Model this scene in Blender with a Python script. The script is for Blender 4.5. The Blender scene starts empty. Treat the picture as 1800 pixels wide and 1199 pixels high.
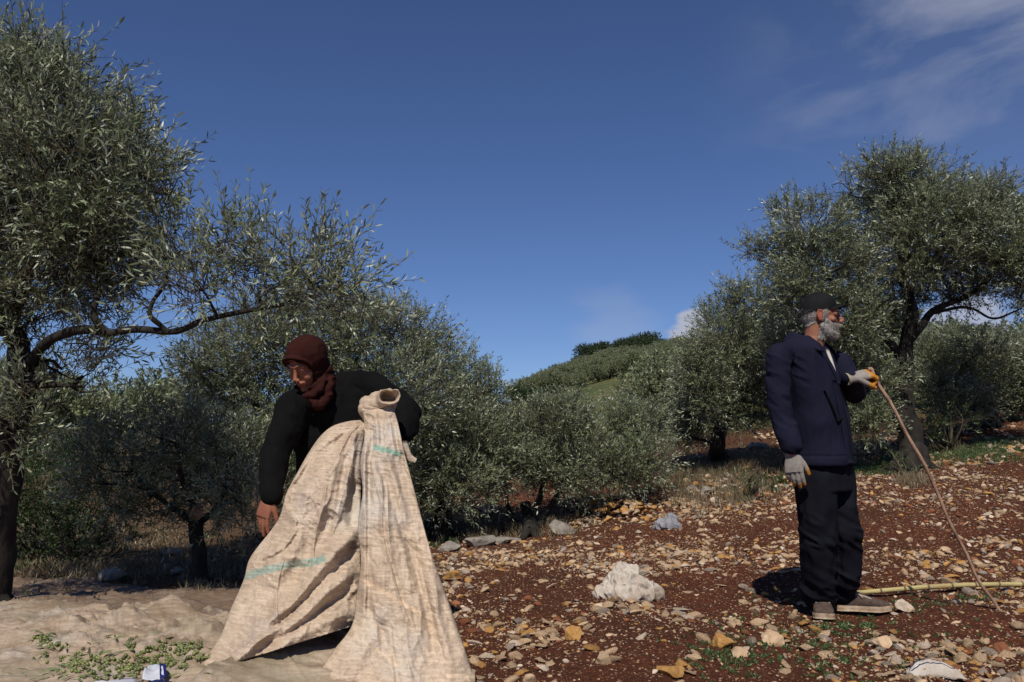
import bpy, math, random
import numpy as np
from mathutils import Vector, Matrix
random.seed(5)
rng = np.random.default_rng(11)
S = bpy.context.scene
C = bpy.context.scene.collection

# ---------------------------------------------------------------- camera, sky, sun, exposure
FPX, CXP, CYP, CAMZ = 1500.0, 900.0, 599.5, 0.92
TH = math.atan(180 / 1500)
cam = bpy.data.objects.new('camera', bpy.data.cameras.new('camera')); C.objects.link(cam)
cam.location = (0, 0, CAMZ); cam.rotation_euler = (math.pi / 2 + TH, 0, 0)
cam.data.sensor_width = 36; cam.data.lens = 30; cam.data.clip_end = 3000; cam.data.clip_start = 0.05
S.camera = cam
SUN_EL = math.radians(50); SUN_AZ = math.radians(190)      # sun behind the camera, a little to the left
W = bpy.data.worlds.new("World"); S.world = W; W.use_nodes = True
nt = W.node_tree; nt.nodes.clear()
def N(nt, t, **k):
    n = nt.nodes.new(t)
    for a, b in k.items():
        if a.startswith('i_'): n.inputs[a[2:].replace('_', ' ')].default_value = b
        else: setattr(n, a, b)
    return n
def L(nt, a, b): nt.links.new(a, b)
sky = N(nt, 'ShaderNodeTexSky', sky_type='NISHITA', sun_disc=False)
sky.sun_elevation = SUN_EL; sky.sun_rotation = SUN_AZ
sky.air_density = 0.8; sky.dust_density = 0.2; sky.ozone_density = 3.2; sky.altitude = 600
tc = N(nt, 'ShaderNodeTexCoord')
# thin cirrus upper right and one small cumulus above the ridge, in the sky itself
mp = N(nt, 'ShaderNodeMapping'); mp.inputs['Scale'].default_value = (2.2, 2.2, 5.5); mp.inputs['Rotation'].default_value = (0.3, 0.5, 0.2)
L(nt, tc.outputs['Generated'], mp.inputs['Vector'])
nz = N(nt, 'ShaderNodeTexNoise'); nz.inputs['Scale'].default_value = 1.6; nz.inputs['Detail'].default_value = 7; nz.inputs['Roughness'].default_value = 0.55
nz.inputs['Distortion'].default_value = 0.6
L(nt, mp.outputs[0], nz.inputs['Vector'])
cr = N(nt, 'ShaderNodeMapRange'); cr.inputs['From Min'].default_value = 0.47; cr.inputs['From Max'].default_value = 0.78
L(nt, nz.outputs['Fac'], cr.inputs['Value'])
def skymask(px, py, inner, outer):
    u = (px - CXP) / FPX; v = (CYP - py) / FPX
    d = Vector((u, math.cos(TH) - v * math.sin(TH), math.sin(TH) + v * math.cos(TH))).normalized()
    dt = N(nt, 'ShaderNodeVectorMath', operation='DISTANCE'); dt.inputs[1].default_value = d
    L(nt, tc.outputs['Generated'], dt.inputs[0])
    m = N(nt, 'ShaderNodeMapRange', interpolation_type='SMOOTHSTEP'); m.inputs['From Min'].default_value = outer; m.inputs['From Max'].default_value = inner
    L(nt, dt.outputs['Value'], m.inputs['Value']); return m.outputs[0]
def M2(nt, op, a, b):
    m = N(nt, 'ShaderNodeMath', operation=op)
    for i, q in enumerate((a, b)):
        if isinstance(q, (int, float)): m.inputs[i].default_value = q
        else: L(nt, q, m.inputs[i])
    return m.outputs[0]
m1 = skymask(1870, 120, 0.05, 0.36)
cir = M2(nt, 'MULTIPLY', cr.outputs[0], m1)
base1 = M2(nt, 'MULTIPLY', m1, 0.05)
cir = M2(nt, 'ADD', M2(nt, 'MULTIPLY', cir, 0.75), base1)
def puff(px, py, inner, outer, sc, lo, hi):
    m = skymask(px, py, inner, outer)
    n2 = N(nt, 'ShaderNodeTexNoise'); n2.inputs['Scale'].default_value = sc; n2.inputs['Detail'].default_value = 6
    mm = N(nt, 'ShaderNodeMapping'); mm.inputs['Scale'].default_value = (1, 1, 2.6)
    L(nt, tc.outputs['Generated'], mm.inputs['Vector']); L(nt, mm.outputs[0], n2.inputs['Vector'])
    s = M2(nt, 'ADD', m, M2(nt, 'MULTIPLY', M2(nt, 'SUBTRACT', n2.outputs['Fac'], 0.5), 1.4))
    r = N(nt, 'ShaderNodeMapRange', interpolation_type='SMOOTHSTEP'); r.inputs['From Min'].default_value = lo; r.inputs['From Max'].default_value = hi
    L(nt, M2(nt, 'MULTIPLY', s, M2(nt, 'MINIMUM', M2(nt, 'MULTIPLY', m, 4.0), 1.0)), r.inputs['Value']); return r.outputs[0]
p1 = puff(1218, 602, 0.0, 0.052, 20, 0.15, 0.5)
p2 = puff(1690, 585, 0.0, 0.075, 16, 0.25, 0.7)
p3 = M2(nt, 'MULTIPLY', puff(1080, 592, 0.0, 0.11, 9, 0.35, 1.0), 0.18)
cl = M2(nt, 'MAXIMUM', M2(nt, 'MAXIMUM', M2(nt, 'MULTIPLY', p1, 0.9), M2(nt, 'MULTIPLY', p2, 0.7)), p3)
mx = N(nt, 'ShaderNodeMix', data_type='RGBA'); L(nt, M2(nt, 'MINIMUM', M2(nt, 'ADD', cir, cl), 1.0), mx.inputs['Factor'])
tint = N(nt, 'ShaderNodeMix', data_type='RGBA', blend_type='MULTIPLY'); tint.inputs['Factor'].default_value = 1.0
L(nt, sky.outputs[0], tint.inputs['A']); tint.inputs['B'].default_value = (0.98, 1.10, 1.42, 1)
L(nt, tint.outputs['Result'], mx.inputs['A']); mx.inputs['B'].default_value = (7.6, 7.9, 9.2, 1)
bg = N(nt, 'ShaderNodeBackground'); bg.inputs['Strength'].default_value = 0.066
L(nt, mx.outputs['Result'], bg.inputs['Color'])
wo = N(nt, 'ShaderNodeOutputWorld'); L(nt, bg.outputs[0], wo.inputs['Surface'])
sun = bpy.data.objects.new('sun', bpy.data.lights.new('sun', 'SUN')); C.objects.link(sun)
sun.data.energy = 5.0; sun.data.angle = math.radians(0.5); sun.data.color = (1.0, 0.93, 0.82)
SD = Vector((0.17, 1.0, -math.tan(SUN_EL) * 1.014)).normalized()
sun.rotation_euler = SD.to_track_quat('-Z', 'Y').to_euler(); sun.location = (0, -5, 10)
S.view_settings.view_transform = 'Standard'; S.view_settings.look = 'None'; S.view_settings.gamma = 1
S.view_settings.use_curve_mapping = False; S.view_settings.exposure = -0.18
S.render.engine = 'CYCLES'
S.cycles.max_bounces = 6; S.cycles.diffuse_bounces = 3; S.cycles.glossy_bounces = 2; S.cycles.transmission_bounces = 3; S.cycles.transparent_max_bounces = 4

# ---------------------------------------------------------------- maths helpers
def P(px, py, Y):
    px = np.asarray(px, float); py = np.asarray(py, float); Y = np.asarray(Y, float)
    u = (px - CXP) / FPX; v = (CYP - py) / FPX
    dy = math.cos(TH) - v * math.sin(TH); dz = math.sin(TH) + v * math.cos(TH)
    k = Y / dy
    return np.stack(np.broadcast_arrays(u * k, Y, CAMZ + dz * k), -1)
def project(p):
    p = np.asarray(p, float); x = p[..., 0]; y = p[..., 1]; z = p[..., 2] - CAMZ
    d = y * math.cos(TH) + z * math.sin(TH); h = -y * math.sin(TH) + z * math.cos(TH)
    return CXP + FPX * x / d, CYP - FPX * h / d
TAB = np.random.default_rng(3).random(1 << 16)
def hsh(i, j, k): return TAB[(i * 7349 + j * 19349 + k * 8311 + ((i * j) & 1023) * 37) & 65535]
def vn(x, y, z=0.0):
    x, y, z = np.broadcast_arrays(np.asarray(x, float), np.asarray(y, float), np.asarray(z, float))
    xi = np.floor(x).astype(int); yi = np.floor(y).astype(int); zi = np.floor(z).astype(int)
    fx = x - xi; fy = y - yi; fz = z - zi
    fx = fx * fx * (3 - 2 * fx); fy = fy * fy * (3 - 2 * fy); fz = fz * fz * (3 - 2 * fz)
    r = 0
    for a in (0, 1):
        for b in (0, 1):
            for c in (0, 1):
                w = (fx if a else 1 - fx) * (fy if b else 1 - fy) * (fz if c else 1 - fz)
                r = r + w * hsh(xi + a, yi + b, zi + c)
    return r * 2 - 1
def fbm(x, y, z=0.0, o=4, g=0.5):
    r = 0; a = 1; s = 0
    x = np.asarray(x, float); y = np.asarray(y, float); z = np.asarray(z, float)
    for k in range(o):
        r = r + a * vn(x * 2 ** k + 13.7 * k, y * 2 ** k + 5.3 * k, z * 2 ** k + 9.1 * k); s += a; a *= g
    return r / s
def sst(a, b, x):
    t = np.clip((np.asarray(x, float) - a) / (b - a), 0, 1); return t * t * (3 - 2 * t)
# terrain: thin plate spline near, hillside far
CT = [(1440,1088,4.45),(1500,1068,4.75),(900,1199,3.35),(1800,1199,3.5),(0,1199,3.25),(500,1199,3.3),(352,1030,7.0),(10,1062,5.5),(300,1085,5.0),
      (935,940,9.2),(1600,825,9.6),(1225,805,12.5),(1800,738,12.3),(1450,768,14.5),(1250,885,8.7),(600,965,8.5),(200,965,10),
      (1110,885,10.2),(1755,1072,4.55),(-300,1080,5.5),(-200,950,11),(2300,1199,3.8),(2300,720,11.5),(1600,760,13.6),(1700,776,11.2),(850,800,15.5),(300,840,15.5)]
cp = np.array([P(*c) for c in CT])
cp = np.vstack([cp, [[-4, 0, -0.1], [4, 0, 0.1], [0, 0, -0.02], [-9, 3, -0.2], [10, 3, 0.5]]])
def _phi(r): return np.where(r > 1e-9, r * r * np.log(np.maximum(r, 1e-9)), 0)
_n = len(cp); _K = _phi(np.linalg.norm(cp[:, None, :2] - cp[None, :, :2], axis=-1)) + np.eye(_n) * 0.03
_Q = np.hstack([np.ones((_n, 1)), cp[:, :2]])
_w = np.linalg.solve(np.block([[_K, _Q], [_Q.T, np.zeros((3, 3))]]), np.concatenate([cp[:, 2], [0, 0, 0]]))
RX = [-2000, 0, 300, 600, 880, 950, 1030, 1160, 1290, 1500, 1800, 2600, 4500]
RY = [745, 752, 750, 740, 712, 684, 656, 622, 612, 608, 610, 600, 590]
def g(x, y):
    x = np.asarray(x, float); y = np.asarray(y, float)
    xc = np.clip(x, -9, 11); yc = np.clip(y, 0, 16)
    z = _w[-3] + _w[-2] * xc + _w[-1] * yc
    for i in range(_n): z = z + _w[i] * _phi(np.hypot(xc - cp[i, 0], yc - cp[i, 1]))
    yy = np.maximum(y, 1.0); az = CXP + FPX * np.clip(x / yy, -3, 3)
    ry = np.interp(az, RX, RY) + 4 * vn(az / 60.0, 1.0) + 0 * y
    D = 150.0; Zr = CAMZ + (780 - ry) / 1500 * D
    s = np.clip((y - 15) / (D - 15), 0, 1)
    zf = z * (1 - s ** 1.35) + Zr * s ** 1.35 - np.clip(y - D, 0, 1e9) * 0.12
    zf = zf + 0.6 * fbm(x / 14, y / 14) * sst(20, 60, y)
    return np.where(y > 15, zf, z)
def g1(x, y): return float(g(x, y))
def rough(x, y):
    near = 1 - sst(14, 30, y)
    return near * (0.026 * fbm(x * 2.2, y * 2.2, o=3) + 0.022 * fbm(x * 9, y * 9, 3.0, o=4))
def hit(px, py):
    px = np.atleast_1d(np.asarray(px, float)); py = np.atleast_1d(np.asarray(py, float))
    Ys = np.geomspace(1.2, 90, 70); lo = np.full(px.shape, 90.0); hi = np.full(px.shape, 90.0); done = np.zeros(px.shape, bool)
    prev = None
    for i, yv in enumerate(Ys):
        p = P(px, py, np.full(px.shape, yv)); dlt = p[..., 2] - g(p[..., 0], p[..., 1])
        if prev is not None:
            m = (~done) & (dlt <= 0); lo[m] = Ys[i - 1]; hi[m] = yv; done |= m
            if done.all(): break
        prev = dlt
    for _ in range(9):
        mid = (lo + hi) / 2; p = P(px, py, mid); up = (p[..., 2] - g(p[..., 0], p[..., 1])) > 0; lo = np.where(up, mid, lo); hi = np.where(up, hi, mid)
    return P(px, py, (lo + hi) / 2)
def H(px, py): return Vector(hit(px, py)[0])

# ---------------------------------------------------------------- object helpers
def tag(o, label=None, cat=None, group=None, kind=None):
    if label: o['label'] = label
    if cat: o['category'] = cat
    if group: o['group'] = group
    if kind: o['kind'] = kind
    return o
def empty(name, loc, label=None, cat=None, group=None):
    o = bpy.data.objects.new(name, None); C.objects.link(o); o.location = loc; o.empty_display_size = 0.1
    return tag(o, label, cat, group)
def mesh_np(name, V, counts, idx, mats, parent=None, smooth=True, mi=None, col=None, uv=None):
    """V world coords; counts = verts per face; idx flat"""
    me = bpy.data.meshes.new(name)
    V = np.asarray(V, np.float32); idx = np.asarray(idx, np.int32); counts = np.asarray(counts, np.int32)
    off = Vector((0, 0, 0))
    q_ = parent
    while q_ is not None: off = off + Vector(q_.matrix_basis.translation); q_ = q_.parent
    V = V - np.array(off, np.float32)
    me.vertices.add(len(V)); me.vertices.foreach_set('co', V.ravel())
    me.loops.add(len(idx)); me.loops.foreach_set('vertex_index', idx)
    me.polygons.add(len(counts)); st = np.concatenate([[0], np.cumsum(counts)[:-1]]).astype(np.int32)
    me.polygons.foreach_set('loop_start', st); me.polygons.foreach_set('loop_total', counts)
    if smooth: me.polygons.foreach_set('use_smooth', np.ones(len(counts), bool))
    if mi is not None: me.polygons.foreach_set('material_index', np.asarray(mi, np.int32))
    for m in (mats if isinstance(mats, (list, tuple)) else [mats]): me.materials.append(m)
    if col is not None:
        a = me.color_attributes.new('Col', 'FLOAT_COLOR', 'POINT')
        cc = np.ones((len(V), 4), np.float32); cc[:, :3] = col; a.data.foreach_set('color', cc.ravel())
    me.update(calc_edges=True); me.validate()
    o = bpy.data.objects.new(name, me); C.objects.link(o)
    if parent is not None: o.parent = parent
    return o
class MB:
    def __init__(s): s.v = []; s.f = []; s.n = 0
    def add(s, V, Fc):
        V = np.asarray(V, float); s.v.append(V); s.f += [tuple(i + s.n for i in f) for f in Fc]; s.n += len(V); return s
    def V(s): return np.vstack(s.v)
    def grid(s, G, closeu=False, closev=False):
        nu, nv = G.shape[:2]; Fc = []
        for i in range(nu - (0 if closeu else 1)):
            for j in range(nv - (0 if closev else 1)):
                a = i * nv + j; b = ((i + 1) % nu) * nv + j; c = ((i + 1) % nu) * nv + (j + 1) % nv; d = i * nv + (j + 1) % nv
                Fc.append((a, b, c, d))
        return s.add(G.reshape(-1, 3), Fc)
    def ell(s, c, r, R=None, n=20, m=14):
        V = []
        for i in range(1, m):
            t = math.pi * i / m
            for j in range(n):
                a = 2 * math.pi * j / n; V.append((math.sin(t) * math.cos(a), math.sin(t) * math.sin(a), math.cos(t)))
        V += [(0, 0, 1), (0, 0, -1)]; V = np.array(V) * np.array(r)
        Fc = []
        for i in range(m - 2):
            for j in range(n): Fc.append((i * n + j, (i + 1) * n + j, (i + 1) * n + (j + 1) % n, i * n + (j + 1) % n))
        T = (m - 1) * n
        for j in range(n): Fc.append((T, j, (j + 1) % n)); Fc.append((T + 1, (m - 2) * n + (j + 1) % n, (m - 2) * n + j))
        if R is not None: V = V @ np.asarray(R).T
        return s.add(V + np.array(c), Fc)
    def tube(s, pts, rad, n=12, caps=True, sub=1, flat=1.0):
        pts = np.array([list(p) for p in pts], float); rad = np.array(rad if hasattr(rad, '__len__') else [rad] * len(pts), float)
        if sub > 1: pts, rad = crs(pts, sub), np.interp(np.linspace(0, len(rad) - 1, (len(rad) - 1) * sub + 1), range(len(rad)), rad)
        T = np.gradient(pts, axis=0); T /= np.maximum(np.linalg.norm(T, axis=1, keepdims=True), 1e-9)
        u = np.cross(T[0], [0.3, 0.2, 1.0]);
        if np.linalg.norm(u) < 1e-3: u = np.cross(T[0], [1, 0, 0])
        u /= np.linalg.norm(u); G = []
        for k in range(len(pts)):
            u = u - T[k] * (u @ T[k]); u /= np.linalg.norm(u); w = np.cross(T[k], u)
            a = np.arange(n) * 2 * math.pi / n
            G.append(pts[k] + rad[k] * (np.cos(a)[:, None] * u + np.sin(a)[:, None] * w * flat))
        G = np.array(G); nb = s.n; s.grid(G, closev=True)
        if caps:
            s.f.append(tuple(nb + i for i in range(n - 1, -1, -1))); q = nb + (len(pts) - 1) * n; s.f.append(tuple(q + i for i in range(n)))
        return s
    def cap(s, p0, r0, p1, r1, n=14):       # capsule with round ends
        s.tube([p0, p1], [r0, r1], n); s.ell(p0, (r0,) * 3, n=n, m=10); s.ell(p1, (r1,) * 3, n=n, m=10); return s
    def chain(s, pts, rads, n=14):
        s.tube(pts, rads, n)
        for p, r in zip(pts, rads): s.ell(p, (r * 0.995,) * 3, n=n, m=10)
        return s
    def loft(s, secs, n=28, ex=2.0, sub=4):
        c = np.array([q[0] for q in secs], float); a = np.array([q[1] for q in secs], float); b = np.array([q[2] for q in secs], float)
        c, a, b = crs(c, sub), crs(a, sub), crs(b, sub)
        t = np.arange(n) * 2 * math.pi / n
        ct = np.sign(np.cos(t)) * np.abs(np.cos(t)) ** (2 / ex); stt = np.sign(np.sin(t)) * np.abs(np.sin(t)) ** (2 / ex)
        G = c[:, None] + ct[None, :, None] * a[:, None] + stt[None, :, None] * b[:, None]
        nb = s.n; s.grid(G, closev=True); s.f.append(tuple(nb + i for i in range(n - 1, -1, -1))); q = nb + (len(c) - 1) * n; s.f.append(tuple(q + i for i in range(n)))
        return s
    def obj(s, name, mat, parent=None, smooth=True, **k):
        cnt = [len(f) for f in s.f]; return mesh_np(name, s.V(), cnt, [i for f in s.f for i in f], mat, parent, smooth, **k)
def crs(p, sub):
    """Catmull-Rom resampling"""
    p = np.asarray(p, float); n = len(p)
    if n < 3: return np.array([p[0] + (p[-1] - p[0]) * t for t in np.linspace(0, 1, (n - 1) * sub + 1)])
    q = np.vstack([2 * p[:1] - p[1:2], p, 2 * p[-1:] - p[-2:-1]]); out = []
    for i in range(n - 1):
        a, b, c, d = q[i:i + 4]
        for k in range(sub):
            t = k / sub; out.append(0.5 * (2 * b + (c - a) * t + (2 * a - 5 * b + 4 * c - d) * t * t + (3 * b - a - 3 * c + d) * t ** 3))
    out.append(p[-1]); return np.array(out)
def remesh(mb, voxel, smooth=3, fac=0.5):
    me = bpy.data.meshes.new('tmp'); me.from_pydata(mb.V().tolist(), [], [list(f) for f in mb.f]); me.update()
    o = bpy.data.objects.new('tmp', me); C.objects.link(o)
    m = o.modifiers.new('r', 'REMESH'); m.mode = 'VOXEL'; m.voxel_size = voxel; m.adaptivity = 0
    if smooth: k = o.modifiers.new('s', 'SMOOTH'); k.factor = fac; k.iterations = smooth
    bpy.context.view_layer.update()
    r = bpy.data.meshes.new_from_object(o.evaluated_get(bpy.context.evaluated_depsgraph_get()))
    V = np.zeros(len(r.vertices) * 3); r.vertices.foreach_get('co', V); V = V.reshape(-1, 3)
    nn = np.zeros(len(r.vertices) * 3, np.float32); r.vertex_normals.foreach_get('vector', nn); nn = nn.reshape(-1, 3)
    ct = np.zeros(len(r.polygons), np.int32); r.polygons.foreach_get('loop_total', ct)
    ix = np.zeros(len(r.loops), np.int32); r.loops.foreach_get('vertex_index', ix)
    bpy.data.objects.remove(o); bpy.data.meshes.remove(me); bpy.data.meshes.remove(r)
    return V, nn, ct, ix
def wrinkle(V, nn, amp, s1, s2=None, seed=0.0):
    a = 1 - np.abs(fbm(V[:, 0] * s1[0] + seed, V[:, 1] * s1[1], V[:, 2] * s1[2], o=2)) * 2.2
    d = amp * (a - 0.45)
    return V + nn * d[:, None]

# ---------------------------------------------------------------- materials
def mat(name, col, rough=0.7, col2=None, scale=5.0, bump=0.0, bscale=30.0, detail=5, spec=0.3, mapscale=None, contrast=(0.35, 0.65), metallic=0.0, sheen=0.0, vcol=False, objrand=0.0):
    m = bpy.data.materials.new(name); m.use_nodes = True; t = m.node_tree; b = t.nodes['Principled BSDF']
    b.inputs['Roughness'].default_value = rough; b.inputs['Specular IOR Level'].default_value = spec; b.inputs['Metallic'].default_value = metallic
    if sheen: b.inputs['Sheen Weight'].default_value = sheen
    tcn = N(t, 'ShaderNodeTexCoord'); mpn = N(t, 'ShaderNodeMapping')
    if mapscale: mpn.inputs['Scale'].default_value = mapscale
    L(t, tcn.outputs['Object'], mpn.inputs['Vector'])
    n1 = N(t, 'ShaderNodeTexNoise'); n1.inputs['Scale'].default_value = scale; n1.inputs['Detail'].default_value = detail; n1.inputs['Roughness'].default_value = 0.6
    L(t, mpn.outputs[0], n1.inputs['Vector'])
    r = N(t, 'ShaderNodeMapRange'); r.inputs['From Min'].default_value = contrast[0]; r.inputs['From Max'].default_value = contrast[1]
    L(t, n1.outputs['Fac'], r.inputs['Value'])
    mx = N(t, 'ShaderNodeMix', data_type='RGBA'); L(t, r.outputs[0], mx.inputs['Factor'])
    c2 = col2 or tuple(c * 0.7 for c in col)
    mx.inputs['A'].default_value = (*col, 1); mx.inputs['B'].default_value = (*c2, 1); out = mx.outputs['Result']
    if vcol:
        va = N(t, 'ShaderNodeVertexColor'); va.layer_name = 'Col'
        m3 = N(t, 'ShaderNodeMix', data_type='RGBA', blend_type='MULTIPLY'); m3.inputs['Factor'].default_value = 1
        L(t, out, m3.inputs['A']); L(t, va.outputs['Color'], m3.inputs['B']); out = m3.outputs['Result']
    if objrand:
        oi = N(t, 'ShaderNodeObjectInfo'); hr = N(t, 'ShaderNodeMapRange'); hr.inputs['To Min'].default_value = 1 - objrand; hr.inputs['To Max'].default_value = 1 + objrand
        L(t, oi.outputs['Random'], hr.inputs['Value']); hv = N(t, 'ShaderNodeHueSaturation'); L(t, out, hv.inputs['Color']); L(t, hr.outputs[0], hv.inputs['Value']); out = hv.outputs['Color']
    L(t, out, b.inputs['Base Color'])
    if bump:
        n2 = N(t, 'ShaderNodeTexNoise'); n2.inputs['Scale'].default_value = bscale; n2.inputs['Detail'].default_value = 4
        L(t, mpn.outputs[0], n2.inputs['Vector']); bp = N(t, 'ShaderNodeBump'); bp.inputs['Strength'].default_value = bump; bp.inputs['Distance'].default_value = 0.01
        L(t, n2.outputs['Fac'], bp.inputs['Height']); L(t, bp.outputs[0], b.inputs['Normal'])
    return m
def leafmat(name, top, under, trans=0.25, var=0.35):
    m = bpy.data.materials.new(name); m.use_nodes = True; t = m.node_tree; b = t.nodes['Principled BSDF']
    geo = N(t, 'ShaderNodeNewGeometry'); va = N(t, 'ShaderNodeVertexColor'); va.layer_name = 'Col'
    mx = N(t, 'ShaderNodeMix', data_type='RGBA'); L(t, geo.outputs['Backfacing'], mx.inputs['Factor'])
    mx.inputs['A'].default_value = (*top, 1); mx.inputs['B'].default_value = (*under, 1)
    m3 = N(t, 'ShaderNodeMix', data_type='RGBA', blend_type='MULTIPLY'); m3.inputs['Factor'].default_value = 1
    L(t, mx.outputs['Result'], m3.inputs['A']); L(t, va.outputs['Color'], m3.inputs['B'])
    L(t, m3.outputs['Result'], b.inputs['Base Color']); b.inputs['Roughness'].default_value = 0.45; b.inputs['Specular IOR Level'].default_value = 0.5
    tr = N(t, 'ShaderNodeBsdfTranslucent'); L(t, m3.outputs['Result'], tr.inputs['Color']); ms = N(t, 'ShaderNodeMixShader'); ms.inputs[0].default_value = trans
    L(t, b.outputs[0], ms.inputs[1]); L(t, tr.outputs[0], ms.inputs[2]); L(t, ms.outputs[0], t.nodes['Material Output'].inputs['Surface'])
    return m
M_olive = leafmat('olive_leaf', (0.142, 0.172, 0.088), (0.36, 0.40, 0.30), 0.18)
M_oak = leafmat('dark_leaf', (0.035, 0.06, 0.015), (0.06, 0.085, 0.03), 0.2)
M_bark = mat('bark', (0.032, 0.027, 0.021), 0.95, (0.010, 0.008, 0.007), 14, 1.0, 26, mapscale=(1, 1, 0.3))
M_twig = mat('twig', (0.10, 0.085, 0.055), 0.85, (0.06, 0.05, 0.03), 20)
M_cut = mat('cut_wood', (0.42, 0.22, 0.11), 0.8, (0.25, 0.13, 0.07), 40)

# soil
def soil():
    m = bpy.data.materials.new('red_soil'); m.use_nodes = True; t = m.node_tree; b = t.nodes['Principled BSDF']; b.inputs['Roughness'].default_value = 0.95; b.inputs['Specular IOR Level'].default_value = 0.1
    tcn = N(t, 'ShaderNodeTexCoord')
    def noise(sc, det=6, ro=0.6):
        n = N(t, 'ShaderNodeTexNoise'); n.inputs['Scale'].default_value = sc; n.inputs['Detail'].default_value = det; n.inputs['Roughness'].default_value = ro
        L(t, tcn.outputs['Object'], n.inputs['Vector']); return n.outputs['Fac']
    def rng_(v, a, b_, c=0.0, d=1.0):
        r = N(t, 'ShaderNodeMapRange'); r.inputs['From Min'].default_value = a; r.inputs['From Max'].default_value = b_; r.inputs['To Min'].default_value = c; r.inputs['To Max'].default_value = d
        L(t, v, r.inputs['Value']); return r.outputs[0]
    def mixc(f, A, B):
        x = N(t, 'ShaderNodeMix', data_type='RGBA'); L(t, f, x.inputs['Factor'])
        for k, q in (('A', A), ('B', B)):
            if isinstance(q, tuple): x.inputs[k].default_value = (*q, 1)
            else: L(t, q, x.inputs[k])
        return x.outputs['Result']
    c = mixc(rng_(noise(1.3, 5), 0.35, 0.65), (0.112, 0.034, 0.017), (0.072, 0.028, 0.015))
    c = mixc(rng_(noise(30, 5, 0.7), 0.35, 0.7), c, (0.035, 0.014, 0.009))
    # grit speckles at two sizes
    for sc, th, colr in ((48, 0.26, (0.36, 0.22, 0.13)), (95, 0.24, (0.28, 0.16, 0.09)), (22, 0.14, (0.46, 0.34, 0.22))):
        v = N(t, 'ShaderNodeTexVoronoi'); v.inputs['Scale'].default_value = sc; L(t, tcn.outputs['Object'], v.inputs['Vector'])
        sp = N(t, 'ShaderNodeSeparateColor'); L(t, v.outputs['Color'], sp.inputs[0])
        k = M2(t, 'MULTIPLY', rng_(v.outputs['Distance'], th * 1.2, th * 0.8), rng_(sp.outputs[0], 0.55, 0.6))
        c = mixc(k, c, colr)
    # farther away the slope carries dry grass and green ground cover
    sx = N(t, 'ShaderNodeSeparateXYZ'); L(t, tcn.outputs['Object'], sx.inputs[0])
    far = rng_(M2(t, 'ADD', sx.outputs['Y'], rng_(noise(0.5, 4), 0.3, 0.7, -3, 3)), 13.0, 22.0)
    gcol = mixc(rng_(noise(0.12, 6), 0.42, 0.58), (0.075, 0.095, 0.035), (0.14, 0.135, 0.055))
    gcol = mixc(rng_(noise(0.9, 6, .75), 0.5, 0.62), gcol, (0.028, 0.036, 0.016))
    gcol = mixc(rng_(noise(0.4, 6), 0.6, 0.72), gcol, (0.17, 0.10, 0.06))
    c = mixc(far, c, gcol)
    # dull dry litter patches left and behind
    lit = M2(t, 'MULTIPLY', rng_(M2(t, 'ADD', M2(t, 'MULTIPLY', sx.outputs['X'], -1.0), rng_(noise(1.0, 5), 0.3, 0.7, -2, 2)), 0.3, 1.8), rng_(sx.outputs['Y'], 5.5, 7.5))
    c = mixc(M2(t, 'MULTIPLY', lit, 0.7), c, (0.085, 0.06, 0.035))
    L(t, c, b.inputs['Base Color'])
    bp = N(t, 'ShaderNodeBump'); bp.inputs['Strength'].default_value = 0.9; bp.inputs['Distance'].default_value = 0.012
    L(t, noise(45, 6, 0.7), bp.inputs['Height']); L(t, bp.outputs[0], b.inputs['Normal']); return m
M_soil = soil()
M_stone = mat('stone_mix', (0.95, 0.93, 0.9), 0.9, (0.6, 0.55, 0.5), 18, 0.6, 60, vcol=True, spec=0.15)
SCOL = {'cream': (0.52, 0.38, 0.25), 'ochre': (0.48, 0.27, 0.095), 'grey': (0.33, 0.275, 0.23), 'rusty': (0.26, 0.105, 0.055), 'white': (0.62, 0.52, 0.42)}
M_st = {k: mat(k + '_stone', c, 0.9, tuple(q * f for q, f in zip(c, (0.62, 0.52, 0.42))), 9, 0.7, 40, spec=0.15, objrand=0.25, contrast=(0.38, 0.66)) for k, c in SCOL.items()}
M_bould = mat('limestone', (0.30, 0.27, 0.235), 0.92, (0.13, 0.11, 0.09), 7, 0.9, 24, spec=0.1)
M_skin = mat('skin', (0.30, 0.135, 0.08), 0.6, (0.24, 0.095, 0.055), 22, 0.25, 160, spec=0.35, vcol=True)
M_skinw = mat('skin_woman', (0.31, 0.125, 0.078), 0.65, (0.26, 0.10, 0.06), 22, 0.2, 160, spec=0.15, vcol=True)
M_navy = mat('navy_cloth', (0.0110, 0.0115, 0.028), 0.85, (0.0075, 0.0082, 0.0195), 7, 0.4, 350, spec=0.12)
M_trou = mat('trouser_cloth', (0.0085, 0.009, 0.015), 0.88, (0.005, 0.0055, 0.009), 7, 0.3, 350, spec=0.12)
M_black = mat('black_cloth', (0.0048, 0.0048, 0.0052), 0.9, (0.0035, 0.0035, 0.004), 7, 0.25, 300, spec=0.1)
M_scarf = mat('brown_scarf', (0.038, 0.0115, 0.0092), 0.92, (0.027, 0.0085, 0.007), 8, 0.25, 300, spec=0.06)
M_cap = mat('cap_cloth', (0.010, 0.010, 0.011), 0.8, (0.007, 0.007, 0.008), 20, 0.3, 400, spec=0.15)
M_glove = mat('glove_knit', (0.95, 0.95, 0.95), 0.9, (0.75, 0.73, 0.7), 60, 0.6, 500, spec=0.1, vcol=True)
M_hair = mat('grey_hair', (0.52, 0.49, 0.46), 0.65, (0.30, 0.27, 0.25), 60, 0.8, 260, spec=0.3)
M_brow = mat('dark_brow', (0.02, 0.014, 0.012), 0.8)
M_shirt = mat('white_shirt', (0.62, 0.58, 0.52), 0.9, (0.5, 0.46, 0.40), 20)
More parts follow.
